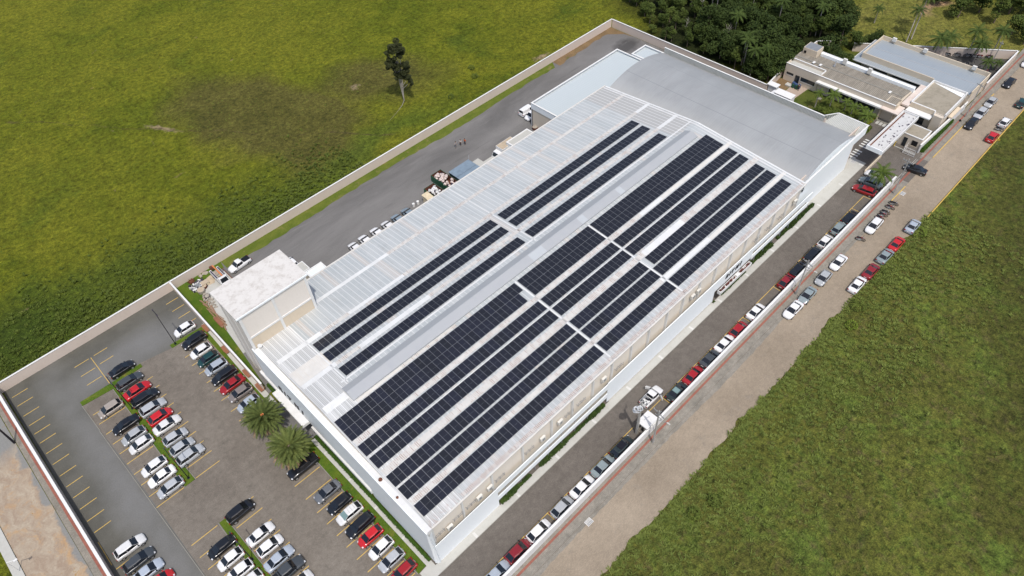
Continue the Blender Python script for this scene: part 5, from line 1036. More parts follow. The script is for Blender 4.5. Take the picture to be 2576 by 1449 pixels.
S_ = [(19.9, 'sedan', 'bluesilver'), (24.2, 'hatch', 'darkred'), (28.3, 'hatch', 'white'), (33.2, 'hatch', 'silver'), (37.7, 'sedan', 'white'), (42.3, 'sedan', 'greygreen'), (46.8, 'suv', 'dkgreen'), (60.7, 'sedan', 'dkgreen'), (65.1, 'sedan', 'red'), (69.8, 'sedan', 'dkgrey'), (74.0, 'sedan', 'white'), (78.3, 'hatch', 'red'), (83.7, 'sedan', 'white'),
     (93.5, 'hatch', 'darkred'), (97.7, 'wagon', 'black'), (102.8, 'suv', 'black'), (107.5, 'hatch', 'white'), (112.3, 'mpv', 'greygreen'), (116.7, 'wagon', 'black')]
for i, (x, k, c) in enumerate(S_):
    o = car(x, 29.75, 0, k, c, ordn(i+1)+' from the near end of the line inside the street wall', 'cars parked inside the street wall')
    if i == 6: MB().box(-.9, .35, -.5, .5, 1.69, 1.74).build('roof_rack', 'black', o); w_ = MB().cyl((-2.2, .2, .95), (-2.38, .2, .95), .33, None, 14).build('spare_wheel', 'tyre', o)
    if i == 7: MB().add([(-.85, -.5, 1.46), (.1, -.5, 1.46), (.1, .5, 1.46), (-.85, .5, 1.46)], [(0, 1, 2, 3)]).build('glass_roof', 'glasslt', o)
car(125.8, 31.6, 97, 'wagon', 'red', 'parked nose-out beside the grey sedan near the gate palm', None); car(128.8, 31.7, 97, 'sedan', 'greygreen', 'half under the gate palm beside the dark red estate', None)
car(131.5, 32.2, 97, 'hatch', 'white', 'mostly hidden beneath the gate palm', None)
Rr = [(122.4, 19.75, 0, 'sedan', 'bluesilver', 'farthest of the five at the grass edge of the street'), (115.8, 19.85, 0, 'sedan', 'brightred', 'parked at the street grass edge behind the grey sedan'), (111.3, 19.85, 0, 'sedan', 'greygreen', 'between bright red and maroon sedans at the grass edge'), (106.1, 19.9, 0, 'sedan', 'darkred', 'between grey and white sedans at the street grass edge'), (101.4, 20.1, 0, 'sedan', 'white', 'nearest of the five at the grass edge of the street'),
      (117.4, 25.2, 180, 'wagon', 'white', 'next to the row of motorcycles on the street'), (104.1, 25.3, 180, 'sedan', 'white', 'on the street between the lone motorcycle and the silver hatchback'), (98.7, 25.3, 180, 'hatch', 'silver', 'on the street before the lone white sedan'), (93.0, 25.2, 180, 'sedan', 'greygreen', 'on the street at the foot of the pavement pole'), (88.4, 25.3, 180, 'sedan', 'white', 'nearest car along the pavement side of the street'),
      (182.8, 25.3, 180, 'sedan', 'black', 'alone on the street beside the motorcycle yard wall'), (172.3, 25.3, 180, 'hatch', 'silver', 'first of two silver cars on the far street'), (166.6, 25.2, 180, 'wagon', 'silver', 'between the silver hatchback and the black sedan on the far street'), (161.9, 25.2, 180, 'sedan', 'black', 'just beyond the yellow kerb on the far street'),
      (166.9, 20.0, 0, 'hatch', 'white', 'at the far grass edge beyond the dark motorcycle'), (159.8, 19.9, 0, 'hatch', 'brightred', 'at the far grass edge beside the yellow diamond sign'), (194.0, 25.5, 180, 'hatch', 'white', 'cut by the right edge of the photo, on the pavement side'), (176.6, 20.1, 0, 'hatch', 'green', 'cut by the right edge of the photo, at the grass side'), (138.7, 27.0, 98, 'sedan', 'black', 'turning from the street into the gate with door ajar')]
for r_ in Rr: car(*r_, 'cars on the public street')
# back yard
for i, (x, c, k) in enumerate([(44.4, 'white', 'hatch'), (47.0, 'white', 'hatch'), (50.0, 'white', 'hatch'), (52.8, 'white', 'hatch'), (55.4, 'bluegrey', 'hatch'), (57.9, 'bluegrey', 'sedan')]): car(x, 95.25, 90, 'sedan', c, ordn(i+1)+' from the tower in the row behind the hall', 'cars parked behind the hall')
car(33.3, 101.3, 90, 'hatch', 'white', 'only its nose visible behind the white tower'); car(26.1, 108.9, 182, 'pickup', 'white', 'parked on the back yard verge by the perimeter wall')
car(99.3, 100.3, 180, 'hatch', 'white', 'beside the white van at the annex corner'); car(99.9, 102.4, 0, 'van', 'white', 'high-roofed, at the corner of the pale blue annex')
# white pickup with open doors and equipment
wp = car(57.2, 32.2, 0, 'pickup', 'white', 'with both doors open on the drive beside the coiled pole')
for s_ in (-1, 1):
    MB().add([(1.05, s_*.9, .4), (.62, s_*1.75, .4), (.62, s_*1.75, .98), (1.05, s_*.9, .98), (.98, s_*.88, .4), (.55, s_*1.73, .4), (.55, s_*1.73, .98), (.98, s_*.88, .98), (.7, s_*1.6, 1.3), (1.0, s_*.95, 1.32)], [(0, 1, 2, 3), (7, 6, 5, 4), (3, 2, 6, 7), (1, 5, 6, 2), (3, 2, 8, 9), (0, 3, 7, 4)]).build('open_door', 'car_white', wp)
rnd.seed(4); mb = MB(); mb2 = MB()
for k in range(22): x, y = rnd.uniform(-2.1, -.9), rnd.uniform(-.6, .6); (mb if k % 2 else mb2).obox((x, y), (math.cos(k), math.sin(k)), rnd.uniform(.2, .5), rnd.uniform(.1, .25), 1.02, rnd.uniform(1.1, 1.35))
mb.build('loose_tools', 'steel', wp); mb2.build('loose_tools', 'white', wp)
# utility truck with orange ladder
ut = thing('utility_truck', 'white utility truck with side lockers and orange ladder in the junk corner', 'truck', (21.7, 108.2, 0), R(-90))
MB().box(-2.6, .9, -.95, .95, .5, .8).build('chassis', 'steel', ut); MB().box(-2.5, .7, -.95, -.55, .8, 1.5).build('side_locker', 'white', ut); MB().box(-2.5, .7, .55, .95, .8, 1.5).build('side_locker', 'white', ut)
MB().box(-2.3, .5, -.9, -.62, 1.502, 1.52).box(-2.3, .5, .62, .9, 1.502, 1.52).build('locker_tread', 'bagd', ut); MB().box(-2.5, .7, -.54, .54, .802, .86).box(-1.6, -.9, -.4, .1, .86, 1.1).box(-.6, -.1, -.3, .3, .86, 1.2).build('load', 'rubble', ut)
MB().box(-3.1, 1.0, .05, .30, 1.75, 1.87).build('ladder', 'ladder', ut); MB().box(-3.2, -2.5, -.5, .05, 1.3, 1.85).build('bucket', 'rust', ut)
cb_ = MB().add([(.9, -.9, .5), (2.7, -.85, .5), (2.7, .85, .5), (.9, .9, .5), (.9, -.9, 1.1), (2.7, -.82, .95), (2.7, .82, .95), (.9, .9, 1.1), (.95, -.75, 1.9), (1.45, -.72, 1.9), (1.45, .72, 1.9), (.95, .75, 1.9), (2.0, -.85, 1.08), (2.0, .85, 1.08)],
     [(0, 1, 5, 12, 4), (1, 2, 6, 5), (2, 3, 7, 13, 6), (3, 0, 4, 7), (5, 6, 13, 12), (4, 12, 9, 8), (13, 7, 11, 10), (12, 13, 10, 9), (8, 9, 10, 11), (7, 4, 8, 11)]); cb_.build('cab', 'car_white', ut)
MB().add([(1.97, -.72, 1.14), (1.97, .72, 1.14), (1.5, .64, 1.86), (1.5, -.64, 1.86)], [(0, 1, 2, 3)]).build('windscreen', 'glass', ut)
for x in (1.9, -1.7):
    for s_ in (-.85, .85): w_ = MB().cyl((0, -.11, 0), (0, .11, 0), .38, None, 16).build('wheel', 'tyre', ut); w_.location = (x, s_, .38)
# box truck at the dock
tk = thing('box_truck', 'white box truck backed up to the concrete-roofed loading bay', 'truck', (84.6, 95.0, 0), R(180))
MB().box(-3.6, .9, -1.1, 1.1, .8, 2.85).build('box_body', 'white', tk); MB().box(-3.5, .8, -1.0, 1.0, 2.853, 2.9).build('box_roof', 'tan', tk)
MB().add([(.95, -.95, .4), (2.5, -.9, .4), (2.5, .9, .4), (.95, .95, .4), (.95, -.95, 2.1), (1.9, -.85, 2.1), (1.9, .85, 2.1), (.95, .95, 2.1), (2.45, -.9, 1.2), (2.45, .9, 1.2)], [(0, 1, 8, 5, 4), (1, 2, 9, 8), (2, 3, 7, 6, 9), (3, 0, 4, 7), (8, 9, 6, 5), (4, 5, 6, 7)]).build('cab', 'car_white', tk)
MB().add([(2.42, -.8, 1.27), (2.42, .8, 1.27), (1.98, .76, 2.03), (1.98, -.76, 2.03)], [(0, 1, 2, 3)]).build('windscreen', 'glass', tk)
for s_ in (-1, 1): MB().add([(1.1, s_*.955, 1.25), (2.1, s_*.93, 1.25), (1.8, s_*.87, 1.95), (1.1, s_*.955, 1.95)], [(0, 1, 2, 3)]).build('side_window', 'glass', tk)
for x in (1.7, -2.3):
    for s_ in (-.95, .95): w_ = MB().cyl((0, -.12, 0), (0, .12, 0), .42, None, 16).build('wheel', 'tyre', tk); w_.location = (x, s_, .42)
t2 = thing('box_truck', 'white box truck standing between the vaulted hall and the office garden', 'truck', (142.0, 60.6, 0), R(90))
MB().box(-2.6, 1.6, -1.05, 1.05, .8, 2.75).build('box_body', 'white', t2); MB().box(-2.7, 1.7, -1.12, 1.12, 2.753, 2.8).build('box_roof', 'coping', t2)
MB().add([(1.65, -.95, .4), (3.2, -.9, .4), (3.2, .9, .4), (1.65, .95, .4), (1.65, -.95, 2.1), (2.6, -.85, 2.1), (2.6, .85, 2.1), (1.65, .95, 2.1), (3.15, -.9, 1.2), (3.15, .9, 1.2)], [(0, 1, 8, 5, 4), (1, 2, 9, 8), (2, 3, 7, 6, 9), (3, 0, 4, 7), (8, 9, 6, 5), (4, 5, 6, 7)]).build('cab', 'car_white', t2)
MB().add([(3.12, -.8, 1.27), (3.12, .8, 1.27), (2.68, .76, 2.03), (2.68, -.76, 2.03)], [(0, 1, 2, 3)]).build('windscreen', 'glass', t2)
for x in (2.4, -1.5):
    for s_ in (-.9, .9): w_ = MB().cyl((0, -.12, 0), (0, .12, 0), .42, None, 16).build('wheel', 'tyre', t2); w_.location = (x, s_, .42)
tv = thing('parked_truck', 'white truck mostly hidden behind the pale blue annex corner', 'truck', (128.3, 99.5, 0), R(0)); MB().box(-1.5, 1.2, -.9, .9, .7, 2.6).build('box_body', 'white', tv); MB().box(1.2, 2.6, -.85, .85, .4, 1.9).build('cab', 'car_white', tv); MB().box(2.605, 2.62, -.75, .75, 1.1, 1.75).build('windscreen', 'glass', tv)
for x in (1.8, -.8):
    for s_ in (-.8, .8): w_ = MB().cyl((0, -.1, 0), (0, .1, 0), .38, None, 16).build('wheel', 'tyre', tv); w_.location = (x, s_, .38)
# ------------------------------------------------------------------ motorcycles
def moto_proto(cm):
    o = thing('motorcycle', 'motorcycle', 'motorcycle')
    for x in (.65, -.62):
        w_ = MB()
        for k in range(14): a, b2 = k/14*6.283, (k+1)/14*6.283; w_.cyl((.30*math.cos(a), 0, .30*math.sin(a)), (.30*math.cos(b2), 0, .30*math.sin(b2)), .055, None, 6)
        w_.cyl((0, -.05, 0), (0, .05, 0), .09, None, 8)
        for k in range(5): a = k*1.2566; w_.cyl((0, 0, 0), (.28*math.cos(a), 0, .28*math.sin(a)), .015, None, 4)
        q = w_.build('wheel', 'tyre', o); q.location = (x, 0, .34)
    MB().add([(.35, -.13, .72), (.35, .13, .72), (-.05, .15, .74), (-.05, -.15, .74), (.38, -.1, .9), (.38, .1, .9), (0, .12, .88), (0, -.12, .88), (.42, 0, .7)], [(0, 1, 2, 3)[::-1], (4, 5, 6, 7)[::-1], (0, 4, 7, 3), (1, 2, 6, 5), (0, 1, 5, 4), (3, 7, 6, 2)], 0, True).box(-.75, -.35, -.1, .1, .62, .72).add([(.45, -.12, .60), (.72, -.05, .95), (.72, .05, .95), (.45, .12, .60), (.5, 0, 1.02)], [(0, 1, 4), (1, 2, 4), (2, 3, 4)]).build('fairing', cm, o)
    MB().box(-.7, -.05, -.13, .13, .74, .84).build('seat', 'black', o); MB().box(-.35, .3, -.12, .12, .28, .66).cyl((.65, -.06, .34), (.4, -.05, .98), .03).cyl((.65, .06, .34), (.4, .05, .98), .03).cyl((-.62, .1, .34), (-.1, .1, .4), .03).cyl((-.7, -.16, .38), (.1, -.16, .3), .045).build('frame', 'steel', o)
    MB().cyl((.38, -.36, 1.02), (.40, 0, .98), .02).cyl((.40, 0, .98), (.38, .36, 1.02), .02).box(.36, .42, -.42, -.3, 1.1, 1.18).box(.36, .42, .3, .42, 1.1, 1.18).build('handlebar', 'black', o); MB().ball((.52, 0, .9), .09).build('headlight', 'lamp', o)
    return o
MPR = {}
def moto(x, y, a, cm, label, grp):
    if cm not in MPR: o = MPR[cm] = moto_proto(cm); o.location = (x, y, 0); o.rotation_euler = (R(6), 0, R(a))
    else: o = dup(MPR[cm], (x, y, 0), R(a))
    o['label'] = label; o['group'] = grp
sg = 'motorcycles on the street'
for x, y, a, c, l in ((126.2, 25.5, -78, 'car_black', 'black and red motorcycle farthest along the street row'), (124.7, 25.5, -82, 'car_red', 'dark red motorcycle second from the far end of the street row'), (122.7, 25.5, -75, 'car_black', 'dark motorcycle in the middle of the street row'), (121.7, 25.5, -70, 'car_darkred', 'maroon motorcycle fourth from the far end of the street row'), (120.4, 25.5, -80, 'car_red', 'red motorcycle next to the white estate car'), (112.6, 25.4, -72, 'car_darkred', 'lone maroon motorcycle on the street between two white cars'), (163.8, 20.0, -80, 'car_black', 'dark motorcycle between red and white hatchbacks at the far grass edge')): moto(x, y, a, c, l, sg)
for i, (x, y, a, c) in enumerate(((184.6, 44.0, 120, 'car_black'), (185.3, 42.6, 125, 'car_darkred'), (186.0, 41.2, 118, 'car_black'), (187.3, 39.3, 125, 'car_black'), (188.6, 37.2, 122, 'car_darkblue'), (189.3, 36.0, 120, 'car_black'), (189.9, 35.0, 128, 'car_brightred'), (191.3, 33.2, 120, 'car_darkred'), (184.4, 35.9, 160, 'car_black'), (183.9, 34.9, 165, 'car_black'), (183.6, 33.8, 160, 'car_darkblue'), (184.6, 30.9, 170, 'car_brightred'), (183.6, 30.4, 175, 'car_darkblue'))):
    moto(x, y, a, c, ('%s motorcycle, %s along the slanting yard wall counted from the trees' % ({'car_black': 'black', 'car_darkred': 'maroon', 'car_darkblue': 'dark blue', 'car_brightred': 'bright red'}[c], ordn(i+1))) if i < 8 else ('%s motorcycle, %s of the five beside the metal-roofed office' % ({'car_black': 'black', 'car_darkblue': 'dark blue', 'car_brightred': 'bright red'}[c], ordn(i-7))), 'motorcycles in the walled yard')
# ------------------------------------------------------------------ people
def skinmesh(name, pts, edges, mat, root=0, sub=1):
    me = bpy.data.meshes.new(name); me.from_pydata([p[:3] for p in pts], edges, []); o = bpy.data.objects.new(name, me); col.objects.link(o)
    md = o.modifiers.new('s', 'SKIN'); md.use_smooth_shade = True
    for i, p in enumerate(pts):
        v = me.skin_vertices[0].data[i]; v.radius = (p[3], p[3] if len(p) < 5 else p[4]); v.use_root = (i == root)
    sb = o.modifiers.new('b', 'SUBSURF'); sb.levels = sub; sb.render_levels = sub
    dg = bpy.context.evaluated_depsgraph_get(); m2 = bpy.data.meshes.new_from_object(o.evaluated_get(dg)); m2.materials.clear(); m2.materials.append(MT[mat]); bpy.data.objects.remove(o); return m2
def person(x, y, a, label, shirt, trousers, stride=.12, armf=.1):
    o = thing('person', label, 'person', (x, y, 0), R(a)); s = stride
    P = [(0, 0, .95, .12, .15), (0, 0, 1.15, .11, .14), (0, 0, 1.38, .12, .17), (0, 0, 1.50, .055), (.01, 0, 1.58, .07), (.02, 0, 1.68, .085), (.01, 0, 1.76, .05),
         (0, .10, .90, .085), (s, .11, .50, .06), (s*1.3, .11, .09, .042), (s*1.3+.13, .12, .04, .035), (0, -.10, .90, .085), (-s, -.11, .50, .06), (-s*1.6, -.11, .09, .042), (-s*1.6+.13, -.12, .04, .035),
         (0, .20, 1.42, .055), (-.05, .25, 1.14, .042), (armf, .24, .90, .032), (armf+.05, .235, .82, .03), (0, -.20, 1.42, .055), (.02, -.25, 1.14, .042), (armf*.5+.1, -.23, .92, .032), (armf*.5+.15, -.225, .84, .03)]
    E_ = [(0, 1), (1, 2), (2, 3), (3, 4), (4, 5), (5, 6), (0, 7), (7, 8), (8, 9), (9, 10), (0, 11), (11, 12), (12, 13), (13, 14), (2, 15), (15, 16), (16, 17), (17, 18), (2, 19), (19, 20), (20, 21), (21, 22)]
    obj('body', skinmesh('body', P, E_, 'skin'), o)
    g_ = lambda i, k=.018: tuple(P[i][:3])+tuple(r+k for r in P[i][3:])
    obj('shirt', skinmesh('shirt', [g_(0), g_(1), g_(2), g_(15), g_(16), g_(19), g_(20)], [(0, 1), (1, 2), (2, 3), (3, 4), (2, 5), (5, 6)], shirt), o)
    obj('trousers', skinmesh('trousers', [(0, 0, .97, .13, .16), g_(7), g_(8), g_(9, .012), g_(11), g_(12), g_(13, .012)], [(0, 1), (1, 2), (2, 3), (0, 4), (4, 5), (5, 6)], trousers), o)
    MB().ball((-.005, 0, 1.70), .105, 0, 10, 6, .95).build('hair', 'hair', o)
    fc = MB().ball((.105, 0, 1.645), .018, 0, 6, 4)
    for q in (.03, -.03): fc.ball((.098, q, 1.665), .011, 0, 6, 4)
    fc.build('face_features', 'hair', o)
    for q in (.12, -.12): MB().ball((s*1.3+.1 if q > 0 else -s*1.6+.1, q, .035), .07, 0, 8, 4, .5).build('shoe', 'black', o)
    hd = MB()
    for (hx, hy, hz, sg_) in ((armf+.06, .235, .80, 1), (armf*.5+.16, -.225, .82, -1)):
        for f_ in range(4): hd.cyl((hx-.03+f_*.02, hy, hz), (hx-.03+f_*.024+.01, hy-.01*sg_, hz-.075+abs(f_-1.5)*.008), .009, .006, 5)
        hd.cyl((hx-.03, hy, hz+.02), (hx-.055, hy-.02*sg_, hz-.03), .01, .007, 5)
    hd.build('fingers', 'skin', o)
person(79.7, 105.2, 190, 'person in grey clothes, leftmost of the three walking in the back yard', 'alu', 'steel', .14, .08)
person(80.9, 104.9, 200, 'person in white top and dark trousers, middle of the three in the back yard', 'white', 'black', .10, .25)
person(81.8, 104.4, 185, 'person in orange shirt and black trousers, rightmost of the three', 'orange', 'black', .05, .05)
person(149.2, 60.3, 20, 'person in dark clothes standing by the office service door', 'black', 'black', .12, .1)
# ------------------------------------------------------------------ trees
def crown_mesh(name, mat, blobs, n, size, flat=.7):
    mb = MB()
    tot = sum(b[3]**2 for b in blobs)
    for b in blobs:
        leafblob(mb, b[:3], (b[3], b[3], b[3]*(b[4] if len(b) > 4 else .8)), int(n*b[3]**2/tot), size, flat, 0, -9)
    me = mb.mesh(name, mat); return me
def mkblobs(r, h, k, seed, rr=(.35, .6)):
    q = random.Random(seed); out = []
    for i in range(k):
        a = q.uniform(0, 6.283); d = q.uniform(.15, 1)**.7*r*.72; z = h*(q.uniform(.45, .95)-(d/r)*.22)
        out.append((d*math.cos(a), d*math.sin(a), z, r*q.uniform(*rr)))
    return out
rnd.seed(31); TP = []
for i, (mt, r, h, k, n, sz) in enumerate((('leafA', 3.4, 8.5, 13, 2600, .48), ('leafA', 2.9, 10, 12, 2200, .46), ('leafB', 3.2, 7.5, 13, 2400, .46), ('leafB', 2.6, 9, 11, 2000, .42), ('leafC', 2.8, 6.5, 12, 2100, .42), ('leafA', 3.8, 7.5, 15, 2900, .5), ('leafC', 2.2, 9.5, 10, 1600, .40))):
    bl_ = mkblobs(r, h, k, 40+i); cm = crown_mesh('crown', mt, bl_, n, sz)
    tm = MB().tube([(0, 0, -.1), (.1, .05, h*.35), (0, .1, h*.7)], [.22, .16, .08], 7)
    for b in bl_[:6]: tm.cyl((.08, .05, h*.35), (b[0], b[1], b[2]), .09, .03, 5)
    o = thing('broadleaf_tree', 'tree', 'tree', (0, 0, -50)); obj('crown', cm, o); obj('trunk', tm.mesh('trunk', 'bark'), o); TP.append(o)
used = set()
def tree(k, x, y, s, label, group=None):
    a = rnd.uniform(0, 6.28)
    if k not in used: used.add(k); o = TP[k]; o.location = (x, y, 0); o.rotation_euler = (0, 0, a); o['label'] = label
    else: o = dup(TP[k], (x, y, 0), a, label)
    o.scale = (s, s, s*rnd.uniform(.85, 1.1))
    if group: o['group'] = group
def inpoly(x, y, P):
    c = False; j = len(P)-1
    for i in range(len(P)):
        if (P[i][1] > y) != (P[j][1] > y) and x < (P[j][0]-P[i][0])*(y-P[i][1])/(P[j][1]-P[i][1])+P[i][0]: c = not c
        j = i
    return c
WOOD = [(145.4, 68.4), (145.5, 90), (147, 104), (151, 111), (158, 119), (170, 112), (186, 98), (204, 84), (202, 74), (193, 72), (184, 68.5), (178, 62.5), (173.5, 62.0), (169, 68.2), (156, 68.4)]
cand = []; rnd.seed(77)
yy = 60.0
while yy < 121:
    xx = 144.0
    while xx < 206:
        x, y = xx+rnd.uniform(-1.3, 1.3), yy+rnd.uniform(-1.3, 1.3)
        if inpoly(x, y, WOOD): cand.append((x, y))
        xx += 4.2
    yy += 3.9
KN = ['tall dark spreading tree', 'narrow dark tree', 'mid-green rounded tree', 'slim mid-green tree', 'light green rounded tree', 'broad dark-crowned tree', 'tall light green tree']
for i, (x, y) in enumerate(cand):
    light = (y > 94 and x < 166) or (x < 150 and y > 84)
    k = rnd.choice((2, 4, 4, 3, 6)) if light else rnd.choice((0, 0, 1, 5, 5, 2, 3, 1, 0, 6))
    s = rnd.uniform(.5, .72) if light else rnd.uniform(.72, 1.02)
    if x < 149: s *= .8
    band = 'just behind the perimeter wall' if x < 150 else ('in the middle of the wood' if x < 170 else 'at the lawn side of the wood'); b2 = 'nearest the office' if y < 74 else ('beyond the vaulted hall' if y < 96 else 'at the meadow end')
    tree(k, x, y, s, '%s %s, %s' % (KN[k], band, b2), 'trees of the dark wood; look-alikes in one part of it share a label')
for x, y, k, s, l in ((161.8, 59.5, 5, .82, 'dark bushy tree between the two office roofs'), (163.8, 57.2, 2, .62, 'smaller mid-green tree before the dark one between the office roofs'), (164.5, 63.0, 0, .75, 'dark tree behind the roof box of the office'), (154.5, 68.9, 5, 1.0, 'huge dark tree overhanging the office roof end'), (151.0, 68.8, 0, .9, 'dark tree over the garden wall corner'), (158.5, 69.4, 5, .95, 'dark tree touching the office roof box'), (147.5, 67.6, 2, .7, 'bright tree above the white shed'), (178.0, 56.8, 5, .62, 'rounded dark tree at the lawn corner behind the metal roof'), (174.5, 59.0, 2, .7, 'green tree leaning over the slanting wall'), (180.5, 54.0, 2, .45, 'low shrub beside the leaning palms')): tree(k, x, y, s, l)
i = 0
for x, y, k, s, w_ in ((206, 47, 4, 1.0, 'leftmost'), (212, 44, 2, 1.1, 'second from the left'), (209, 39, 6, .9, 'in the middle'), (216, 38, 4, 1.2, 'behind the middle'), (206, 33.5, 4, .9, 'nearest the yard palms'), (213, 31, 2, 1.1, 'second from the right'), (218, 50, 0, 1.2, 'backmost'), (203, 29.5, 2, .7, 'rightmost, above the street end'), (224, 42, 0, 1.2, 'at the top right corner'), (211, 54, 5, .9, 'shading the top of the lawn'), (221, 33, 5, 1.1, 'cut by the right edge'), (219, 58, 2, 1.1, 'at the top edge above the lawn')):
    tree(k, x, y, s, 'tree of the bright clump past the lawn, '+w_, 'trees past the lawn')
# lone gum tree
et = thing('gum_tree', 'tall thin gum tree standing alone in the meadow with its long shadow', 'tree', (83.6, 128.8, 0)); rv = Vector((rt.x, rt.y, 0)); dv = Vector((-rt.y, rt.x, 0))
EB = [(0, 15, 1.9), (1.6, 13.6, 1.2), (-2.0, 13.3, .85), (.6, 12.2, 1.3), (-1.9, 11.0, 1.3), (-1.3, 9.8, 1.35), (.2, 9.9, 1.1), (2.0, 9.6, 1.2), (-.5, 8.1, 1.2), (1.3, 8, 1.45), (2.4, 6.6, 1.1), (.7, 6.4, 1.2), (2.5, 5.3, .75), (-.4, 6.9, .8), (-.8, 14.2, 1.1), (.9, 14.6, 1.2)]
rnd.seed(90); mb = MB(); tk_ = MB()
for a, z, r in EB:
    c = rv*a*.95+dv*rnd.uniform(-.6, .6)
    for q in range(7):
        cc = (c.x+rnd.gauss(0, r*.38), c.y+rnd.gauss(0, r*.38), z*.98+rnd.gauss(0, r*.34)); leafblob(mb, cc, (r*.42, r*.42, r*.36), int(150*r), .3, .5, 0, -9)
    tk_.cyl((.05, .05, z*.45+.6), (c.x*.9, c.y*.9, z*.96), .07, .03, 5)
for a in (-.5, .15, .8): tk_.tube([(0, 0, 0), tuple(rv*a*.55+Vector((0, 0, 5))), tuple(rv*a+Vector((0, 0, 9.5))), tuple(rv*a*.9+Vector((0, 0, 13.5)))], [.10, .08, .05, .03], 6)
mb.build('crown', 'euc', et); tk_.build('trunk', 'palebark', et)
o = thing('fallen_branch', 'pale fallen limb at the foot of the lone gum tree', 'branch', (83.2, 127.9, 0)); MB().tube([(.3, .6, .3), (-1.4, -.6, .12), (-3.6, -1.6, .05), (-7.5, -3.2, .03)], [.07, .06, .03, .015], 6).build('limb', 'palebark', o)
for x, y, l in ((92.0, 120.8, 'small dark weed bush right of the lone gum tree'), (104.2, 126.6, 'dark weed bush in the meadow, nearer the far corner'), (102.0, 123.0, 'round dark weed bush near the perimeter wall')):
    o = thing('bush', l, 'bush', (x, y, 0)); b = MB(); leafblob(b, (0, 0, .4), (.9, .9, .6), 160, .25, .6, 0, 0); b.build('leaves', 'tuftd', o)
# ------------------------------------------------------------------ palms
def frond(mb, base, az_, el, L, droop, nl, wl, m=0, seg_=9, v=.35):
    d = Vector((math.cos(az_), math.sin(az_), 0)); side = Vector((-d.y, d.x, 0)); P = []; p = Vector(base); e = el
    for k in range(seg_+1):
        P.append((p.copy(), d*math.cos(e)+Vector((0, 0, math.sin(e))))); p = p+(d*math.cos(e)+Vector((0, 0, math.sin(e))))*(L/seg_); e -= droop/seg_
    for k in range(seg_):
        a, b = P[k][0], P[k+1][0]; mb.add([a-side*.02, a+side*.02, b+side*.015, b-side*.015], [(0, 1, 2, 3)], m)
    for k in range(nl):
        t = .10+.9*k/nl; i = min(int(t*seg_), seg_-1); f = t*seg_-i; c = P[i][0].lerp(P[i+1][0], f); tg = P[i][1]
        ll = wl*math.sin(math.pi*min(1, .18+t*.78))**.7
        for s_ in (-1, 1):
            dd = (side*s_+tg*.75-Vector((0, 0, v+rnd.uniform(0, .25)))).normalized(); q = c+dd*ll*rnd.uniform(.85, 1.1); hw = tg*.05*(wl/.5)
            mb.add([c-hw, c+hw, q+hw*.35, q-hw*.2], [(0, 1, 2, 3)], m)
def date_palm(x, y, h, label, seed):
    rnd.seed(seed); o = thing('date_palm', label, 'palm tree', (x, y, 0), 0, 'date palms before the facade'); g_ = MB(); b_ = MB()
    for i in range(112):
        lv = i/112; az_ = i*2.39996+rnd.uniform(-.12, .12); el = 1.25-1.55*lv+rnd.uniform(-.08, .08)
        frond(g_ if (i < 70 or i % 4) else b_, (.12*math.cos(az_), .12*math.sin(az_), h-.1-lv*.3), az_, el, rnd.uniform(2.9, 3.75), .9+lv*.35+rnd.uniform(-.15, .25), 34, .50, 0, 9, .3)
    for i in range(16): az_ = rnd.uniform(3.4, 6.0); frond(b_, (.1*math.cos(az_), .1*math.sin(az_), h-.4), az_, -.45+rnd.uniform(-.1, .1), rnd.uniform(2.7, 3.4), .5, 24, .34, 0, 9, .5)
    g_.build('fronds', 'frondd', o); b_.build('dry_fronds', 'frondb', o); MB().tube([(0, 0, 0), (0, 0, h*.5), (0, 0, h-.3), (0, 0, h)], [.42, .36, .42, .25], 12).build('trunk', 'bark', o)
    if seed == 1:
        fr = MB()
        for k in range(4): a = k*1.5+.5; fr.ball((.28*math.cos(a), .28*math.sin(a), h+.15), .2, 0, 7, 4, .6, .3)
        fr.build('fruit_stalk', 'ladder', o)
date_palm(10.35, 72.2, 5.0, 'large date palm with orange fruit stalks farther from the street', 1); date_palm(10.3, 64.6, 5.0, 'large date palm with dry pinkish lower fronds over the black pickup', 2)
PLM = {}
def palm(x, y, h, label, L=2.6, n=20, kind=0, group=None, lean=(0, 0)):
    key = (kind, round(h), round(L, 1), lean)
    if key not in PLM:
        o = thing('palm_tree', label, 'palm tree', (x, y, 0)); g_ = MB(); lx, ly = lean
        for i in range(n):
            az_ = i*2.39996; lv = i/n; frond(g_, (lx, ly, h), az_, .95-1.1*lv+rnd.uniform(-.1, .1), L*rnd.uniform(.85, 1.1), 1.3+lv*.5, 20, L*.22, 0, 8, .5)
        g_.build('fronds', 'frondw' if kind else 'frond', o); MB().tube([(0, 0, 0), (lx*.35, ly*.35, h*.5), (lx, ly, h)], [.16, .12, .09], 8).build('trunk', 'palebark', o); PLM[key] = o
    else: o = dup(PLM[key], (x, y, 0), rnd.uniform(0, 6.28), label)
    if group: o['group'] = group
rnd.seed(55)
palm(127.9, 30.2, 4.6, 'feathery palm over the cars at the gate', 3.0, 26)
for x, y, h, L, l in ((145.6, 53.8, 4, 1.6, 'slender palm alone on the garden lawn'), (146.8, 51.0, 4, 2.4, 'big feathery palm in the garden before the office windows'), (147.9, 48.0, 3, 1.6, 'small palm in the garden bed, second from the dark window end'), (147.2, 46.0, 3, 1.8, 'small bright palm in the middle of the garden bed'), (147.8, 44.2, 3, 1.6, 'small palm at the garden bed end by the porch'), (144.6, 41.6, 4, 2.3, 'palm at the garden corner beside the gate drive'), (146.2, 42.8, 3, 2.0, 'low palm behind the gate-drive corner palm')): palm(x, y, h, l, L, 20, 0, 'garden palms')
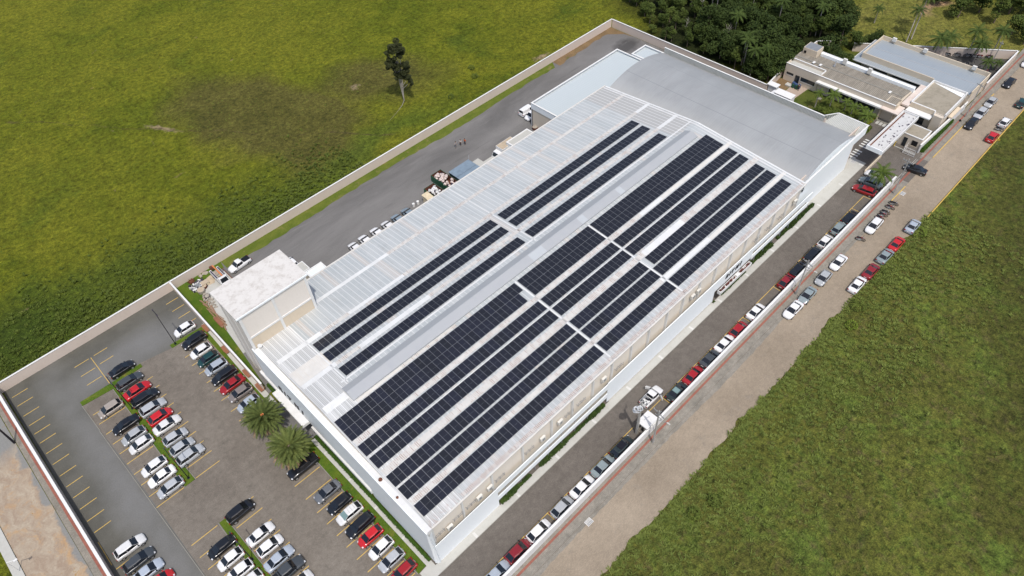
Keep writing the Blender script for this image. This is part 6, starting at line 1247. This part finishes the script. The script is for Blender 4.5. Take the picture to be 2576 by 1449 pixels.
for x, y, h, L, ln_, l in ((187.9, 51.0, 9, 2.9, (5.2, 1.4), 'tall leaning palm on the lawn, the farther of the pair'), (185.8, 51.3, 7, 2.6, (3.4, .9), 'tall leaning palm on the lawn, the nearer of the pair'), (189.6, 61.8, 4, 2.0, (0, 0), 'bright palm at the lawn edge of the wood'), (183.2, 43.2, 5, 3.6, (0, 0), 'broad palm over the motorcycle yard wall'), (185.6, 42.0, 5, 3.0, (0, 0), 'second broad palm over the slanting yard wall'),
                           (190.2, 37.8, 6, 3.0, (0, 0), 'tall palm rising behind the yard wall'), (187.0, 35.2, 5, 3.2, (0, 0), 'palm in the middle of the motorcycle yard'), (184.0, 31.6, 3, 2.2, (0, 0), 'low bright palm at the office end of the yard'), (187.2, 30.0, 2, 1.6, (0, 0), 'low palm at the street corner of the yard'), (194.0, 33.4, 6, 2.8, (0, 0), 'palm outside the far corner of the yard')): palm(x, y, h, l, L, 20, 1, 'palms round the motorcycle yard', ln_)
for x, y, h in ((156.7, 83.6, 8), (158.6, 84.8, 7), (150.0, 76.5, 8), (148.2, 75.0, 8), (147.2, 72.2, 7), (162.0, 93.0, 10), (165.5, 96.5, 9), (172, 88, 9), (178, 78, 8), (168, 78, 9), (174, 70, 8), (149.5, 70.6, 7)):
    palm(x, y, h, 'pale-trunked palm rising through the dark wood %s' % ('near its right end' if y < 80 else 'toward its far end'), 2.5, 18, 2, 'palms inside the dark wood')
bt_ = None
for x, y, h in ((162.4, 98, 8.5), (154.6, 84.6, 6), (155.4, 84.2, 6), (176, 92, 8), (166, 103, 8), (152.5, 95, 5)):
    if bt_ is None:
        bt_ = thing('bare_tree', 'bare pale-trunked tree', 'tree', (x, y, 0)); tm = MB().tube([(0, 0, 0), (.1, 0, .55), (0, .05, 1)], [.02, .015, .005], 6)
        for k in range(9): a = k*2.4; z0 = .45+k*.055; tm.cyl((.05, 0, z0), (.05+.16*math.cos(a), .16*math.sin(a), z0+.16), .008, .003, 4)
        tm.build('trunk', 'palebark', bt_); o = bt_
    else: o = dup(bt_, (x, y, 0), rnd.uniform(0, 6))
    o.scale = (h, h, h); o['label'] = 'bare pale-trunked tree in the dark wood'; o['group'] = 'bare trunks in the dark wood'
hedge('garden_shrubs', 'dark shrub mass in the garden bed before the office windows', 144.2, 147.2, 45.4, 53.0, 1.0, 2600, .35, .3, 'tuftd')
hedge('garden_shrubs', 'dark shrubs at the corner by the gate drive', 143.8, 146.2, 40.6, 44.0, .9, 900, .35, .3, 'tuftd')
# ------------------------------------------------------------------ field growth
rnd.seed(101)
def tufts(name, label, mat, pts_, bl, hh, wd, spread):
    mb = MB()
    for (x, y, s) in pts_:
        for k in range(bl):
            a = rnd.uniform(0, 6.283); t = rnd.uniform(.2, 1.0)*spread*s; h = hh*s*rnd.uniform(.5, 1.1); d = Vector((math.cos(a), math.sin(a), 0)); c = Vector((x, y, -.05))+d*t*.25; e = c+d*t+Vector((0, 0, h)); sd_ = Vector((-d.y, d.x, 0))*wd*s; mdp = c.lerp(e, .55)+Vector((0, 0, h*.22))
            mb.add([c-sd_, c+sd_, mdp+sd_*1.1, mdp-sd_*1.1, e], [(0, 1, 2, 3), (3, 2, 4)], 0)
    return mb.build(name, mat, label=label, cat='grass', kind='stuff')
def dens(x, y): return .5+.5*math.sin(x*.21+1.7*math.sin(y*.17))*math.sin(y*.33+1.3*math.sin(x*.11))
P = []
while len(P) < 3600:
    x = rnd.uniform(20, 130); y = 19.4-abs(rnd.gauss(0, 1))*9
    if y > -24 and rnd.random() < dens(x, y)+.15: P.append((x, y, rnd.uniform(.4, 1.05)))
for k in range(900): x = rnd.uniform(20, 127); P.append((x, 19.1+.35*math.sin(x*.4)-abs(rnd.gauss(0, .8)), rnd.uniform(.5, 1.0)))
tufts('tall_grass', 'tall tufted grass along the street edge of the right-hand field', 'tuftg', P, 14, .42, .045, .6)
P = []
while len(P) < 2000:
    x = rnd.uniform(30, 200); y = rnd.uniform(-30, 18.6)
    if rnd.random() < 1-dens(x+9, y): P.append((x, y, rnd.uniform(.35, .8)))
tufts('field_scrub', 'dark low scrub scattered over the right-hand field', 'tuftd', P, 9, .28, .05, .55)
P = []
while len(P) < 3800:
    x = rnd.uniform(-45, 62); y = 113.6+abs(rnd.gauss(0, 1))*(7.5 if x > 20 else 9)
    if y < 140 and rnd.random() < dens(x*1.4, y)*1.1+.25-(y-113)*.012: P.append((x, y, rnd.uniform(.4, 1.1)))
tufts('meadow_scrub', 'dark leafy scrub along the meadow side of the perimeter wall', 'tuftd', P, 11, .5, .06, .55)
P = []
for k in range(4200):
    x = rnd.uniform(-40, 150); y = rnd.uniform(114, 215); P.append((x, y, rnd.uniform(.25, .6)))
tufts('meadow_tufts', 'sparse light tufts all over the meadow', 'tuft', P, 7, .4, .05, .6)
for x, y, s, l in ((121.6, 18.2, 1.6, 'bright bush at the grass edge beside the farthest silver sedan'), (97, 17.6, 1.5, 'dark bush at the grass edge past the nearest white sedan'), (92.3, 16.3, 1.2, 'bright bush where the road margin bulges'), (49.5, 14.6, 1.3, 'leafy bush near the lower road edge, farther one'), (45.8, 15.6, 1.1, 'leafy bush near the lower road edge, nearer one'), (128.5, 15.5, 1.3, 'dark bush in the right field past the silver sedan')):
    o = thing('bush', l, 'bush', (x, y, 0)); b = MB(); leafblob(b, (0, 0, .4*s), (.9*s, .9*s, .55*s), 240, .26, .6, 0, 0); b.build('leaves', 'tuftd' if 'dark' in l or 'leafy' in l else 'tuft', o)
# irregular verge between street and field
rnd.seed(14); pv = [(10, 15)]; x = 10.0
while x < 127: pv.append((x, 19.25+.35*math.sin(x*.23)+.3*math.sin(x*.71)+rnd.uniform(-.25, .25))); x += .8
pv.append((127, 15)); struct('field_margin', MB().sheet(pv, .012), 'field')
dm = MB(); x = 16.0; top = []
while x < 126: top.append((x, 26.18)); x += .8
bot = [(q[0], 25.75-.35*max(0, math.sin(q[0]*.11))-rnd.uniform(0, .18)) for q in top]
for i in range(len(top)-1): dm.add([(bot[i][0], bot[i][1], .01), (bot[i+1][0], bot[i+1][1], .01), (top[i+1][0], top[i+1][1], .01), (top[i][0], top[i][1], .01)], [(0, 1, 2, 3)])
struct('gutter_grime', dm, 'sidewalk')
